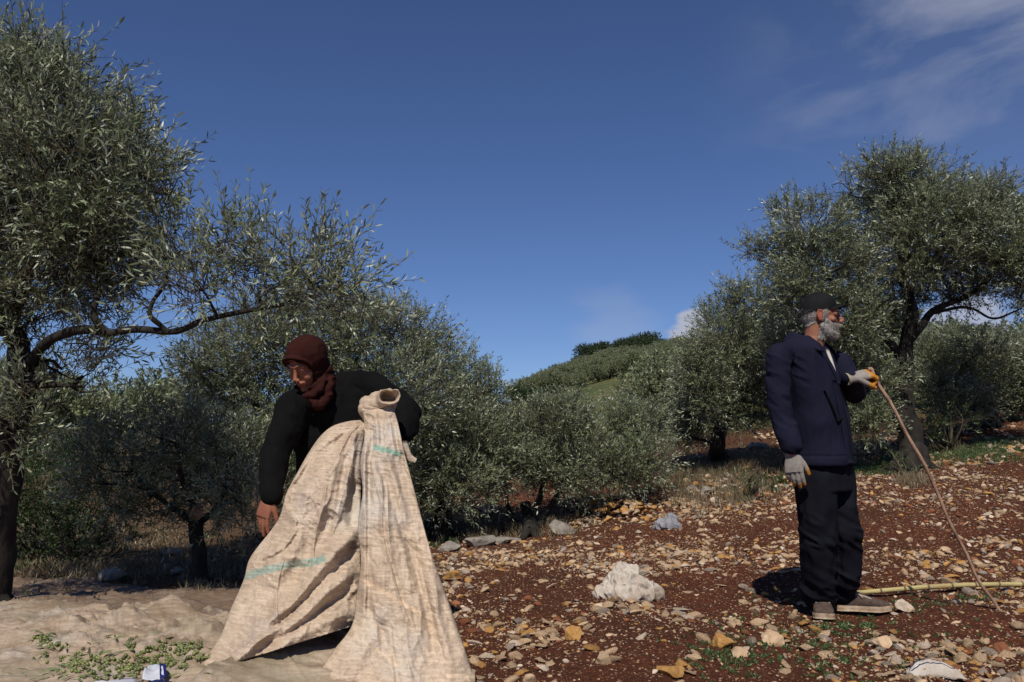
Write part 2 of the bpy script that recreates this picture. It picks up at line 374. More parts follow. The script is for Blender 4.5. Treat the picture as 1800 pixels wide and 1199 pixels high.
M_shoe = mat('shoe_upper', (0.10, 0.068, 0.052), 0.85, (0.055, 0.038, 0.03), 30, 0.5, 120)
M_sole = mat('shoe_sole', (0.44, 0.34, 0.25), 0.8, (0.25, 0.17, 0.11), 25, 0.3, 80)
M_lace = mat('shoe_lace', (0.38, 0.32, 0.26), 0.8)
M_eye = mat('eye_white', (0.5, 0.45, 0.4), 0.3); M_iris = mat('iris', (0.01, 0.007, 0.005), 0.2)
M_stick = mat('peeled_stick', (0.46, 0.30, 0.20), 0.6, (0.20, 0.11, 0.07), 14, 0.6, 60, mapscale=(1, 1, 0.4))
M_cane = mat('dry_cane', (0.46, 0.40, 0.17), 0.55, (0.34, 0.26, 0.12), 10, 0.4, 60, mapscale=(0.4, 2, 2))
M_node = mat('cane_node', (0.16, 0.11, 0.06), 0.8)
M_rag = mat('white_rag', (0.52, 0.47, 0.41), 0.95, (0.36, 0.29, 0.23), 9, 0.5, 200)
M_rag2 = mat('grey_rag', (0.27, 0.27, 0.29), 0.9, (0.17, 0.17, 0.19), 9, 0.5, 120)
M_blue = mat('blue_print', (0.012, 0.018, 0.14), 0.6, (0.01, 0.012, 0.09), 8); M_pale = mat('pale_plastic', (0.58, 0.60, 0.66), 0.45, (0.45, 0.47, 0.53), 8)
M_oliv = mat('green_olive', (0.17, 0.185, 0.05), 0.35, (0.085, 0.105, 0.03), 60, spec=0.5, objrand=0.45)
M_grass = leafmat('green_blade', (0.075, 0.12, 0.04), (0.08, 0.125, 0.045), 0.25)
M_dry = leafmat('dry_blade', (0.20, 0.155, 0.095), (0.20, 0.155, 0.095), 0.2)

def tarpmat(name='woven_tarp', k=1.0, streak=False):
    m = bpy.data.materials.new(name); m.use_nodes = True; t = m.node_tree; b = t.nodes['Principled BSDF']; b.inputs['Roughness'].default_value = 0.62; b.inputs['Specular IOR Level'].default_value = 0.3
    tcn = N(t, 'ShaderNodeTexCoord')
    def nn_(sc, det, ms=None, ro=0.6):
        mm = N(t, 'ShaderNodeMapping');
        if ms: mm.inputs['Scale'].default_value = ms
        L(t, tcn.outputs['Object'], mm.inputs['Vector']); n = N(t, 'ShaderNodeTexNoise'); n.inputs['Scale'].default_value = sc; n.inputs['Detail'].default_value = det; n.inputs['Roughness'].default_value = ro
        L(t, mm.outputs[0], n.inputs['Vector']); return n.outputs['Fac']
    def rg(v, a, b_):
        r = N(t, 'ShaderNodeMapRange'); r.inputs['From Min'].default_value = a; r.inputs['From Max'].default_value = b_; L(t, v, r.inputs['Value']); return r.outputs[0]
    def mc(f, A, B, mode='MIX'):
        x = N(t, 'ShaderNodeMix', data_type='RGBA', blend_type=mode)
        if isinstance(f, float): x.inputs['Factor'].default_value = f
        else: L(t, f, x.inputs['Factor'])
        for kk, q in (('A', A), ('B', B)):
            if isinstance(q, tuple): x.inputs[kk].default_value = (*q, 1)
            else: L(t, q, x.inputs[kk])
        return x.outputs['Result']
    c = mc(rg(nn_(5, 6), 0.38, 0.64), (0.46*k, 0.36*k, 0.262*k), (0.355*k, 0.262*k, 0.185*k))
    c = mc(rg(nn_(2.2, 5), 0.52, 0.72), c, (0.46*k, 0.43*k, 0.385*k))
    c = mc(M2(t, 'MULTIPLY', rg(nn_(9, 7, None, .7), 0.54, 0.72), 0.45), c, (0.24*k, 0.14*k, 0.085*k))
    c = mc(M2(t, 'MULTIPLY', rg(nn_(85, 3, (1, 1, 0.18)), 0.45, 0.66), 0.5), c, (0.26*k, 0.18*k, 0.125*k))
    c = mc(M2(t, 'MULTIPLY', rg(nn_(85, 3, (0.14, 0.2, 1.6)), 0.45, 0.66), 0.5), c, (0.62*k, 0.50*k, 0.38*k))
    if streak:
        c = mc(M2(t, 'MULTIPLY', rg(nn_(1.6, 6, (1, 5.5, 5), .65), 0.5, 0.62), 0.75), c, (0.19*k, 0.135*k, 0.085*k)); c = mc(M2(t, 'MULTIPLY', rg(nn_(1.3, 5, (1.4, 3, 3), .6), 0.5, 0.66), 0.5), c, (0.30*k, 0.275*k, 0.185*k))  # brown streaks paint in the dark shading of folds; grey-green patches are stains
    va = N(t, 'ShaderNodeVertexColor'); va.layer_name = 'Col'
    c = mc(1.0, c, va.outputs['Color'], 'MULTIPLY')
    L(t, c, b.inputs['Base Color'])
    bp = N(t, 'ShaderNodeBump'); bp.inputs['Strength'].default_value = 0.35; bp.inputs['Distance'].default_value = 0.004
    h = M2(t, 'ADD', nn_(160, 2, (1, 1, 0.2)), nn_(160, 2, (0.15, 0.2, 1.5))); h = M2(t, 'ADD', h, nn_(16, 5))
    L(t, h, bp.inputs['Height']); L(t, bp.outputs[0], b.inputs['Normal'])
    tr = N(t, 'ShaderNodeBsdfTranslucent'); L(t, c, tr.inputs['Color']); ms = N(t, 'ShaderNodeMixShader'); ms.inputs[0].default_value = 0.12
    L(t, b.outputs[0], ms.inputs[1]); L(t, tr.outputs[0], ms.inputs[2]); L(t, ms.outputs[0], t.nodes['Material Output'].inputs['Surface'])
    return m
M_tarp = tarpmat('woven_tarp', 1.2); M_tarp2 = tarpmat('darker_tarp', 0.72)  # second one is the same weave in a darker tint, for the rear tarp

# ---------------------------------------------------------------- ground sheet
def build_ground():
    ang = np.concatenate([np.linspace(-180, -44, 34)[:-1], np.linspace(-44, 44, 560), np.linspace(44, 180, 34)[1:-1]])
    rad = np.concatenate([[0.3, 0.8], np.geomspace(1.5, 14, 380), np.geomspace(14.4, 900, 130)])
    A = np.radians(ang)[:, None]; R = rad[None]
    X = np.sin(A) * R; Y = np.cos(A) * R; Z = g(X, Y) + rough(X, Y)
    na, nr = X.shape
    V = np.stack([X, Y, Z], -1).reshape(-1, 3); V = np.vstack([V, [[0, 0, g1(0, 0)]]])
    i = np.arange(na)[:, None]; j = np.arange(nr - 1)[None]; i2 = (i + 1) % na
    q = np.stack(np.broadcast_arrays(i * nr + j, i * nr + j + 1, i2 * nr + j + 1, i2 * nr + j), -1).reshape(-1, 4)
    c = np.stack([np.full(na, len(V) - 1), np.arange(na) * nr, ((np.arange(na) + 1) % na) * nr], -1)
    idx = np.concatenate([q.ravel(), c.ravel()]); cnt = np.concatenate([np.full(len(q), 4), np.full(na, 3)])
    o = mesh_np('ground', V, cnt, idx, M_soil); tag(o, 'stony red-brown orchard soil rising to a hillside', None, None, 'structure'); return o
build_ground()

# ---------------------------------------------------------------- foliage
def leaves(pos, dirs, nor, ln, wd, hexa=True):
    """arrays of leaf base, direction, normal -> V, counts, idx"""
    n = len(pos); side = np.cross(dirs, nor); side /= np.maximum(np.linalg.norm(side, axis=1, keepdims=True), 1e-9)
    nr = np.cross(side, dirs); ln = ln[:, None]; wd = wd[:, None]
    if hexa:
        cur = 0.06 * ln
        V = np.stack([pos, pos + dirs * ln * .3 + side * wd * .42 + nr * cur, pos + dirs * ln * .66 + side * wd * .42 + nr * cur, pos + dirs * ln,
                      pos + dirs * ln * .66 - side * wd * .42 + nr * cur, pos + dirs * ln * .3 - side * wd * .42 + nr * cur], 1); k = 6
    else:
        V = np.stack([pos, pos + dirs * ln * .5 + side * wd * .5, pos + dirs * ln, pos + dirs * ln * .5 - side * wd * .5], 1); k = 4
    return V.reshape(-1, 3), np.full(n, k), np.arange(n * k), k
def unit(v): return v / np.maximum(np.linalg.norm(v, axis=-1, keepdims=True), 1e-9)
def crown(blobs, leaf, dens, rs, gap=0.0, up=0.55, nper=14, twl=(0.14, 0.3), hexa=True, wratio=0.2):
    """blobs: (center xyz, radii xyz). Returns leaf arrays and twig paths"""
    r = np.random.default_rng(rs); TP = []; TD = []
    for c, rad in blobs:
        c = np.array(c); rad = np.array(rad); area = math.pi * rad[0] * rad[2]
        nt_ = int(area * dens / nper) + 1
        d = unit(r.normal(size=(nt_ * 3, 3))); q = r.random(nt_ * 3) ** 0.42
        p = c + d * q[:, None] * rad
        if gap > -1:
            nz_ = fbm(p[:, 0] * 2.6 + rs, p[:, 1] * 2.6, p[:, 2] * 2.6, o=2); keep = nz_ > gap - 0.25
            p = p[keep]; d = d[keep]; q = q[keep]
        p = p[:nt_]; d = d[:nt_]
        TP.append(p); TD.append(unit(d * 0.75 + np.array([0, 0, up]) + r.normal(size=p.shape) * 0.45))
    TP = np.vstack(TP); TD = np.vstack(TD); n = len(TP)
    tl = r.uniform(*twl, n); bend = unit(r.normal(size=(n, 3))) * 0.35 + np.array([0, 0, -0.25])
    LP = []; LD = []; LN = []; CC = []
    tw_col = r.uniform(0.65, 1.3, n)
    ph = r.uniform(0, 6.28, n)
    for k in range(nper):
        t = (k // 2 + 0.6) / (nper / 2); pair = (k % 2) * math.pi
        pt = TP + TD * (tl * t)[:, None] + bend * (tl * t * t)[:, None] * 0.5
        tg = unit(TD + bend * t); u = unit(np.cross(tg, np.array([0.1, 0.2, 1.0]))); w = np.cross(tg, u)
        a = ph + (k // 2) * 1.57 + pair + r.normal(size=n) * 0.4
        s = u * np.cos(a)[:, None] + w * np.sin(a)[:, None]
        spread = r.uniform(0.6, 1.15, n)[:, None]
        dd = unit(tg + s * spread + r.normal(size=(n, 3)) * 0.12)
        LP.append(pt); LD.append(dd); LN.append(unit(tg - s * 0.5 + r.normal(size=(n, 3)) * 0.55)); CC.append(tw_col * r.uniform(0.75, 1.25, n))
    LP = np.vstack(LP); LD = np.vstack(LD); LN = np.vstack(LN); CC = np.concatenate(CC)
    ll = r.uniform(0.65, 1.15, len(LP)) * leaf
    V, cnt, idx, k = leaves(LP, LD, LN, ll, ll * wratio, hexa)
    yel = r.uniform(-0.06, 0.1, len(CC)); col = np.stack([CC * (1 + yel), CC, CC * (1 - yel)], -1)
    col = np.repeat(col, k, axis=0)
    tw = (TP - TD * (tl * 0.5)[:, None], TP + TD * (tl * 0.5)[:, None] + bend * (tl * .25)[:, None] * .5, TP + TD * tl[:, None] + bend * tl[:, None] * 0.5)
    return V, cnt, idx, col, tw
def twigmesh(tw, r0=0.0025):
    a, b, c = tw; n = len(a); P3 = [a, b, c]; R = [r0, r0 * .75, r0 * .3]; rings = []
    T = unit(c - a); u = unit(np.cross(T, np.array([0.3, 0.1, 1.0]))); w = np.cross(T, u)
    for p, r in zip(P3, R):
        for k in range(3):
            q = k * 2.0944; rings.append(p + r * (u * math.cos(q) + w * math.sin(q)))
    V = np.stack(rings, 1).reshape(-1, 3); base = (np.arange(n) * 9)[:, None]; Fc = []
    for s_ in (0, 3):
        for k in range(3): Fc.append(base + np.array([[s_ + k, s_ + (k + 1) % 3, s_ + 3 + (k + 1) % 3, s_ + 3 + k]]))
    idx = np.stack(Fc, 1).reshape(-1); return V, np.full(n * 6, 4), idx
def blob3(px, py, Y, rx, ry, rz=None):
    k = Y / FPX; return (P(px, py, Y), (rx * k, (rz if rz else (rx + ry) / 2 * k), ry * k))
def gnarl(pts, sub=5, amp=0.02, seed=0.0):
    p = crs(np.array([list(q) for q in pts], float), sub); s_ = np.arange(len(p)) * 0.35 + seed
    w = np.minimum(np.arange(len(p)), 3) / 3.0
    return p + np.stack([vn(s_, 1.3 + seed), vn(s_, 7.7 + seed), vn(s_, 4.1 + seed) * 0.4], -1) * (amp * w)[:, None]
def tree(name, label, cat, base, trunk, trad, limbs, blobs, leaf=0.06, dens=5200, seed=1, group=None, gap=0.0, lm=None, hexa=True, nsub=5, stump=None, up=0.55, twl=(0.14, 0.3), wratio=0.2):
    """trunk: list of xyz; limbs: list of (points, r0, r1); blobs from blob3"""
    root = empty(name, base, label, cat, group); r = np.random.default_rng(seed + 100)
    mb = MB(); tp = gnarl(trunk, 6, trad[0] * 0.25, seed); tr_ = np.interp(np.linspace(0, 1, len(tp)), np.linspace(0, 1, len(trad)), trad)
    tr_ = tr_ * (1 + 0.10 * vn(np.arange(len(tr_)) * 0.8, seed + 2.2)); mb.tube(tp, tr_, 16)
    # root flare
    for k in range(5):
        a = k * 1.256 + seed; e = np.array(tp[0]) + np.array([math.cos(a), math.sin(a), 0]) * trad[0] * 2.1; e[2] = g1(e[0], e[1]) - 0.03
        mb.tube([tp[1] + (0, 0, trad[0] * 0.9), np.array(tp[0]) * .45 + e * .55 + (0, 0, trad[0] * .25), e], [trad[0] * .55, trad[0] * .42, trad[0] * .12], 8, sub=3)
    nodes = [(q, rr) for q, rr in zip(tp[len(tp) // 2:], tr_[len(tp) // 2:])]
    for pts, r0, r1 in limbs:
        q = gnarl(pts, 6, r0 * 0.7, seed + r0 * 99); rr = np.linspace(r0, r1, len(q)) * (1 + 0.12 * vn(np.arange(len(q)) * 0.9, r0 * 50)); mb.tube(q, rr, 10); nodes += list(zip(q, rr))
    NP = np.array([n_[0] for n_ in nodes]); NR = np.array([n_[1] for n_ in nodes])
    for c, rad in blobs:
        c = np.array(c); j = np.argmin(np.linalg.norm(NP - c, axis=1) + 0.2 * (NP[:, 2] > c[2])); s0 = NP[j]; dist = np.linalg.norm(c - s0)
        r0 = min(NR[j] * 0.7, 0.012 + dist * 0.02)
        if dist > 0.12:
            mid = (s0 + c) / 2 + r.normal(size=3) * dist * 0.12; q = gnarl([s0, mid, c], 5, dist * 0.03, seed); mb.tube(q, np.linspace(r0, r0 * .45, len(q)), 7)
        for k in range(nsub):
            e = c + unit(r.normal(size=3) + np.array([0, 0, 0.5])) * np.array(rad) * r.uniform(.6, .95); st_ = c * .8 + s0 * .2
            m_ = (st_ + e) / 2 + r.normal(size=3) * 0.12 * np.linalg.norm(e - st_); q = crs([st_, m_, e], 4); mb.tube(q, np.linspace(r0 * .42, 0.003, len(q)), 5)
    mb.obj('trunk', M_bark, root)
    if stump is not None:
        s_ = MB(); s_.tube(stump[0], stump[1], 14); s_.obj('cut_stub', M_cut, root)
    V, cnt, idx, col, tw = crown(blobs, leaf, dens, seed, gap, hexa=hexa, up=up, twl=twl, wratio=wratio)
    V2, c2, i2 = twigmesh(tw); nv = len(V)
    mesh_np('crown', np.vstack([V, V2]), np.concatenate([cnt, c2]), np.concatenate([idx, i2 + nv]), [lm or M_olive, M_twig], root, smooth=False,
            mi=np.concatenate([np.zeros(len(cnt)), np.ones(len(c2))]), col=np.vstack([col, np.ones((len(V2), 3))]))
    return root
def B(lst, Y, dY=0.0, seed=0, zf=None):
    r = np.random.default_rng(seed); out = []
    for i, q in enumerate(lst):
        y = Y + (q[4] if len(q) > 4 else r.uniform(-dY, dY)); out.append(blob3(q[0], q[1], y, q[2], q[3], zf))
    return out
ORD = 'leftmost second third fourth fifth sixth seventh eighth ninth tenth eleventh twelfth thirteenth fourteenth fifteenth sixteenth seventeenth eighteenth nineteenth twentieth twenty-first twenty-second twenty-third twenty-fourth twenty-fifth twenty-sixth twenty-seventh twenty-eighth twenty-ninth thirtieth thirty-first thirty-second thirty-third thirty-fourth thirty-fifth thirty-sixth thirty-seventh thirty-eighth thirty-ninth fortieth'.split()
def ordinals(objs, plural):
    if len(objs) < 2: return
    for i, o in enumerate(sorted(objs, key=lambda o: project(np.array(o.location))[0])):
        if i < len(ORD): o['label'] = ('leftmost of the ' if i == 0 else (ORD[i] + ' from left of the ')) + plural
def near_trees():
    Y = 5.4
    b0 = H(-20, 1064)
    tr_ = [b0 - Vector((0, 0, .05)), P(-8, 960, 5.45), P(10, 830, 5.4), P(30, 720, 5.35), P(36, 650, 5.3)]
    limbs = [([P(36, 650, 5.3), P(15, 570, 5.35), P(-20, 520, 5.5), P(-60, 430, 5.6)], .07, .03),
             ([P(34, 660, 5.3), P(85, 600, 5.15), P(150, 580, 5.05), P(190, 585, 5.0), P(240, 577, 4.95), P(300, 583, 4.9), P(350, 566, 4.85), P(420, 548, 4.85), P(500, 535, 4.8)], .034, .011),
             ([P(188, 585, 5.0), P(165, 555, 5.0), P(175, 500, 5.05), P(150, 420, 5.1)], .024, .012),
             ([P(290, 580, 4.9), P(262, 545, 4.85), P(285, 505, 4.85), P(300, 450, 4.8)], .016, .008),
             ([P(15, 570, 5.35), P(60, 470, 5.3), P(100, 350, 5.2), P(110, 220, 5.2)], .045, .015)]
    bl = B([(70,300,120,200),(170,330,110,150),(120,180,110,90),(40,120,70,80),(50,70,45,45),(100,110,60,50),(-60,260,160,200),(-160,420,180,200),(245,290,65,75),(290,330,45,60),(110,470,150,90),(225,430,90,80),
            (30,420,120,130),(180,230,80,60),(60,560,90,50)], 5.2, 0.35, 3) + \
         B([(-60,150,120,120,.6),(60,300,170,180,.9),(80,450,160,120,.9),(-120,300,200,220,.8)], 5.2) + \
         B([(420,450,80,50),(520,455,80,50),(590,480,55,50),(350,500,70,50),(470,505,100,45),(560,520,80,40),(400,420,40,30),(620,520,40,40),(320,440,50,60)], 4.85, 0.2, 4) + \
         B([(110,650,50,35),(150,680,38,32),(95,720,60,40),(60,680,40,50),(150,610,60,28),(30,760,40,60)], 5.2, 0.15, 5)
    tree('olive_tree', 'large near olive tree at the left edge with a long limb reaching over the woman', 'olive tree', b0, tr_, [.115, .105, .10, .09, .078], limbs, bl, 0.060, 5800, 1, gap=0.04, twl=(.16, .40))
    Y = 8.6; b = H(545, 968)
    tree('olive_tree', 'broad grey-green olive tree directly behind the woman in the brown headscarf', 'olive tree', b, [b, P(548, 900, Y), P(560, 820, Y)], [.13, .1, .08],
         [([P(560, 820, Y), P(480, 740, Y), P(420, 680, Y)], .06, .02), ([P(560, 820, Y), P(620, 720, Y), P(660, 640, Y)], .06, .02)],
         B([(400,640,90,80),(470,610,100,90),(560,600,110,90),(650,595,90,70),(700,580,60,50),(560,740,170,110),(390,730,80,70),(690,690,110,90),(600,840,150,80),(460,820,110,90),(345,640,40,50)], Y, .5, 6), 0.054, 8200, 2, gap=-.06, hexa=False, wratio=.24)
    Y = 9.3; b = H(775, 945)
    tree('olive_tree', 'dense round olive tree beside the right edge of the lifted tarp', 'olive tree', b, [b, P(778, 900, Y), P(780, 820, Y)], [.11, .09, .07],
         [([P(780, 820, Y), P(750, 740, Y), P(740, 670, Y)], .05, .02), ([P(780, 820, Y), P(820, 760, Y), P(840, 700, Y)], .05, .02)],
         B([(740,600,55,50),(770,650,70,60),(820,690,65,55),(760,750,100,80),(825,790,85,70),(858,690,30,40),(790,850,95,60),(740,830,90,80),(870,760,40,60)], Y, .4, 7), 0.054, 8200, 3, gap=-.06, hexa=False, wratio=.24)
    Y = 9.6; b = H(932, 942)
    tree('olive_tree', 'low bushy olive tree with forked trunk at the centre, above the pile of yellow stones', 'olive tree', b, [b, P(930, 915, Y), P(925, 885, Y)], [.09, .075, .06],
         [([b, P(905, 915, Y), P(890, 870, Y), P(880, 800, Y)], .035, .015), ([b, P(955, 910, Y), P(985, 860, Y), P(1010, 800, Y)], .045, .015), ([P(930, 915, Y), P(960, 840, Y), P(970, 780, Y)], .04, .015)],
         B([(950,752,70,42),(1050,755,85,40),(900,785,75,60),(1000,790,110,80),(1100,770,75,70),(1140,815,45,45),(950,835,90,45),(1060,830,90,50),(880,830,60,50),(990,728,60,26)], Y, .45, 8), 0.052, 9500, 4, gap=-.08, hexa=False, wratio=.24)
    Y = 7.0; b = H(352, 1032)
    tree('olive_tree', 'small olive tree with a sawn-off pale stub on its thin dark trunk at left', 'olive tree', b, [b, P(352, 970, Y), P(345, 920, Y)], [.075, .058, .06],
         [([P(346, 925, Y), P(300, 890, Y), P(230, 830, Y)], .03, .012), ([P(346, 925, Y), P(390, 880, Y), P(410, 820, Y)], .03, .012), ([P(346, 925, Y), P(325, 850, Y), P(310, 780, Y)], .03, .012)],
         B([(230,790,75,55),(320,780,85,60),(180,850,55,60),(265,870,100,60),(370,850,80,75),(415,790,50,70),(150,800,35,35),(300,735,55,30),(420,880,60,50),(240,750,40,25)], Y, .4, 9), 0.056, 6600, 5,
         stump=([P(352, 905, 6.9), P(338, 900, 6.86)], [.045, .047]), gap=0.0)
    Y = 11.2; b = H(1262, 812)
    tree('olive_tree', 'olive tree with low hanging foliage just left of the old man', 'olive tree', b, [b, P(1262, 780, Y), P(1275, 730, Y)], [.12, .1, .08],
         [([P(1275, 730, Y), P(1300, 660, Y), P(1320, 580, Y)], .06, .02), ([P(1275, 730, Y), P(1245, 680, Y), P(1260, 600, Y)], .05, .02)],
         B([(1215,700,30,70),(1225,650,35,50),(1200,760,25,35),(1290,620,75,70),(1265,570,45,40),(1240,690,50,70),(1310,703,80,52),(1350,620,80,80),(1330,540,55,40),(1230,740,35,40),(1380,680,60,50),(1290,520,30,25),(1220,630,25,35)], Y, .5, 10), 0.055, 9500, 6, gap=-.08, hexa=False, wratio=.24)
    Y = 9.7; b = H(1598, 826)
    limbs = [([P(1592, 640, Y), P(1600, 570, Y), P(1590, 500, Y), P(1580, 420, Y), P(1575, 340, Y)], .085, .02),
             ([P(1592, 640, Y), P(1540, 580, Y), P(1480, 520, Y), P(1430, 450, Y)], .05, .018),
             ([P(1598, 600, Y), P(1640, 550, Y), P(1700, 520, Y), P(1760, 470, Y)], .05, .018),
             ([P(1640, 550, Y), P(1700, 540, Y), P(1745, 560, Y), P(1790, 545, Y)], .02, .01),
             ([P(1590, 740, Y), P(1540, 700, Y), P(1500, 660, Y)], .04, .015),
             ([P(1597, 800, Y), P(1618, 812, Y - .1), P(1622, 800, Y - .12)], .06, .04)]
    tree('olive_tree', 'tall olive tree with a thick gnarled trunk behind the old man and his stick', 'olive tree', b, [b, P(1600, 780, Y), P(1592, 720, Y), P(1592, 640, Y)], [.17, .15, .12, .1], limbs,
         B([(1560,300,50,40),(1590,330,55,55),(1550,380,70,60),(1630,380,80,55),(1710,380,60,60),(1760,400,60,60),(1430,400,65,50),(1450,480,90,70),(1560,460,90,60),(1680,460,110,65),(1790,460,80,70),
            (1380,450,50,35),(1325,440,28,18),(1480,570,80,70),(1400,520,60,50),(1420,620,80,70),(1550,560,45,35),(1510,680,65,55),(1660,520,60,25),(1440,720,60,50),(1390,370,40,25),(1870,480,90,100),(1480,340,30,30),(1540,650,45,50),(1530,745,40,30),(1500,720,50,50),(1620,330,70,60),(1740,340,50,40),(1760,420,70,60),(1600,450,90,60)], Y, .5, 11), 0.055, 10500, 7, gap=.04, hexa=False, wratio=.24)
    Y = 12.6; b = H(1745, 752)
    tree('olive_tree', 'low spreading olive tree at the right edge behind the tall one', 'olive tree', b, [b, P(1740, 722, Y), P(1740, 695, Y)], [.1, .08, .06],
         [([P(1740, 700, Y), P(1690, 720, Y), P(1640, 690, Y)], .035, .012), ([P(1740, 700, Y), P(1780, 660, Y), P(1800, 640, Y)], .04, .015)],
         B([(1650,640,50,40),(1700,660,60,55),(1640,705,40,40),(1700,712,50,22),(1790,708,50,22),(1690,635,60,35),(1760,630,60,48),(1700,690,60,35),(1790,680,60,45),(1850,640,70,60),(1640,660,40,35),(1750,705,60,22)], Y, .4, 12) + B([(1650,625,60,50),(1710,655,60,50),(1775,640,60,55),(1640,690,50,45),(1700,710,55,32),(1785,690,50,40),(1850,670,70,70),(1730,612,60,30)], 12.0, .4, 13), 0.055, 7500, 8, gap=-.08, hexa=False, wratio=.24)
near_trees()

def shrub(name, label, px, py, Y, blobs, seed, lm, leaf=.045, dens=4200, wr=.35, up=.5, cat='shrub', group=None):
    b = Vector(P(px, py, Y)); b.z = g1(b.x, b.y)
    root = empty(name, b, label, cat, group); r = np.random.default_rng(seed); mb = MB()
    bl = B(blobs, Y, .3, seed)
    for c, rad in bl:
        for k in range(6):
            e = np.array(c) + r.normal(size=3) * np.array(rad) * .5; mb.tube(crs([np.array(b), (np.array(b) + e) / 2 + r.normal(size=3) * .05, e], 4), np.linspace(.014, .003, 9), 5)
    mb.obj('stems', M_twig, root)
    V, cnt, idx, col, tw = crown(bl, leaf, dens, seed, -.05, hexa=False, up=up, wratio=wr, twl=(.08, .2))
    mesh_np('foliage', V, cnt, idx, lm, root, smooth=False, col=col); return root
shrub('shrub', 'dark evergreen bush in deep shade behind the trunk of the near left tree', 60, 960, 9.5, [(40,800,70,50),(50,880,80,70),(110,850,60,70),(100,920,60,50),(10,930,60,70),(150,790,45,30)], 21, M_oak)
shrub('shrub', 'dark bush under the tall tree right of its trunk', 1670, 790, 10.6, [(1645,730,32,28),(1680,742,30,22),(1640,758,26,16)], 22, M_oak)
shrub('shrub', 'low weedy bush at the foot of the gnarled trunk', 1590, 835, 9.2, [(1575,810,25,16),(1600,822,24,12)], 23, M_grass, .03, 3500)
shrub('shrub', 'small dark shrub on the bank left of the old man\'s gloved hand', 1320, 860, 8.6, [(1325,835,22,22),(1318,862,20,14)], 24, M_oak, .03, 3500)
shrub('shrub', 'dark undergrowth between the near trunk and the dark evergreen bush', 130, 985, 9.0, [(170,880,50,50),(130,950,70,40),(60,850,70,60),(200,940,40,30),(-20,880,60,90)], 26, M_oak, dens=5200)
shrub('shrub', 'brown leggy bush between the near trunk and the small olive', 150, 1005, 8.8, [(190,975,60,20),(240,985,40,14)], 25, M_dry, .04, 1500)

# far hillside trees: prototypes and copies
def proto_tree(kind, seed):
    r = np.random.default_rng(seed); root = empty({'olive': 'hillside_olive', 'oak': 'hillside_oak'}[kind], (0, 0, 0))
    Rr = 1.7 if kind == 'olive' else 2.4
    bl = [((r.uniform(-.9, .9) * Rr * .6, r.uniform(-.9, .9) * Rr * .6, 1.3 + r.uniform(0, 1.2)), (Rr * .55, Rr * .55, .85)) for _ in range(8)]
    V, cnt, idx, col, tw = crown(bl, .17, 520, seed, -.1, hexa=False, nper=10, twl=(.2, .4), wratio=.4)
    mb = MB(); mb.tube([(0, 0, -.3), (.05, 0, .6), (0, .05, 1.4)], [.2, .15, .1], 8, sub=3)
    for k in range(5): a = k * 1.25; mb.tube([(0, 0, .7), (math.cos(a) * .5, math.sin(a) * .5, 1.2), (math.cos(a), math.sin(a), 1.8)], [.09, .06, .02], 6, sub=2)
    mb.obj('trunk', M_bark, root); mesh_np('crown', V, cnt, idx, M_hol if kind == 'olive' else M_hoak, root, smooth=False, col=col); return root
M_hol = leafmat('hill_olive_leaf', (0.15, 0.175, 0.085), (0.22, 0.25, 0.15), 0.2); M_hoak = leafmat('hill_oak_leaf', (0.028, 0.05, 0.012), (0.035, 0.058, 0.016), 0.2)
protos = {'olive': [proto_tree('olive', s) for s in (31, 32, 33)], 'oak': [proto_tree('oak', s) for s in (41, 42)]}
used = set(); placed = {}
def place_tree(kind, x, y, sc, label, group, rs):
    k = protos[kind][rs % len(protos[kind])]
    if k not in used: used.add(k); o = k
    else:
        o = k.copy(); C.objects.link(o)
        for ch in k.children: c = ch.copy(); C.objects.link(c); c.parent = o
    placed.setdefault(group, []).append(o); o.location = (x, y, g1(x, y)); o.scale = (sc,) * 3; o.rotation_euler.z = rs * 1.7; tag(o, label, 'tree', group)
r = random.Random(4); nh = 0
for i in range(14000):
    Y = 75 + 74 * r.random(); px = r.uniform(560, 1830); x = (px - CXP) / FPX * Y; ok = True
    if not (930 < px < 1265 or (r.random() < .04)): continue
    if Y < 75: continue
    zt = g1(x, Y) + 2.6; pyt = CYP + 0 * zt; pyt = float(project(np.array([x, Y, zt]))[1]); pyr = np.interp(px, RX, RY)
    if Y < 92 and pyt < pyr: continue
    key = (round(x / 2.4), round(Y / 3.0))
    if key in used: continue
    used.add(key); nh += 1
    if nh > 270: break
    s_ = r.uniform(.55, .95)
    if Y < 50: s_ *= .8
    place_tree('olive', x, Y, s_, 'small grey-green olive tree on the distant hillside', 'olive trees covering the far hillside', nh)
for i, (px, sc) in enumerate([(922, .9), (955, .55), (985, .6), (1015, .65), (1032, .9), (1048, .75), (1062, .8), (1075, .8), (1088, .95), (1100, 1.0), (1112, 1.05), (1122, 1.1), (1134, 1.15), (1146, 1.0), (1156, .8), (1128, .9), (1108, .8), (1178, .6), (1205, .6), (1235, .6), (1680, 1.0), (1700, 1.1), (1725, 1.0)]):
    Y = 146 - (i % 3) * 3; Y = 60 if px == 922 else Y
    if px == 922: sc = .55
    lab = 'dark green rounded tree standing alone left of the ridge' if px == 922 else 'dark evergreen tree in the clump along the hill crest'
    sc *= 1.35 if 980 < px < 1070 else 1.0
    place_tree('oak', (px - CXP) / FPX * Y, Y, sc * 1.15, lab, None if px == 922 else 'dark evergreens along the crest', i + 3)
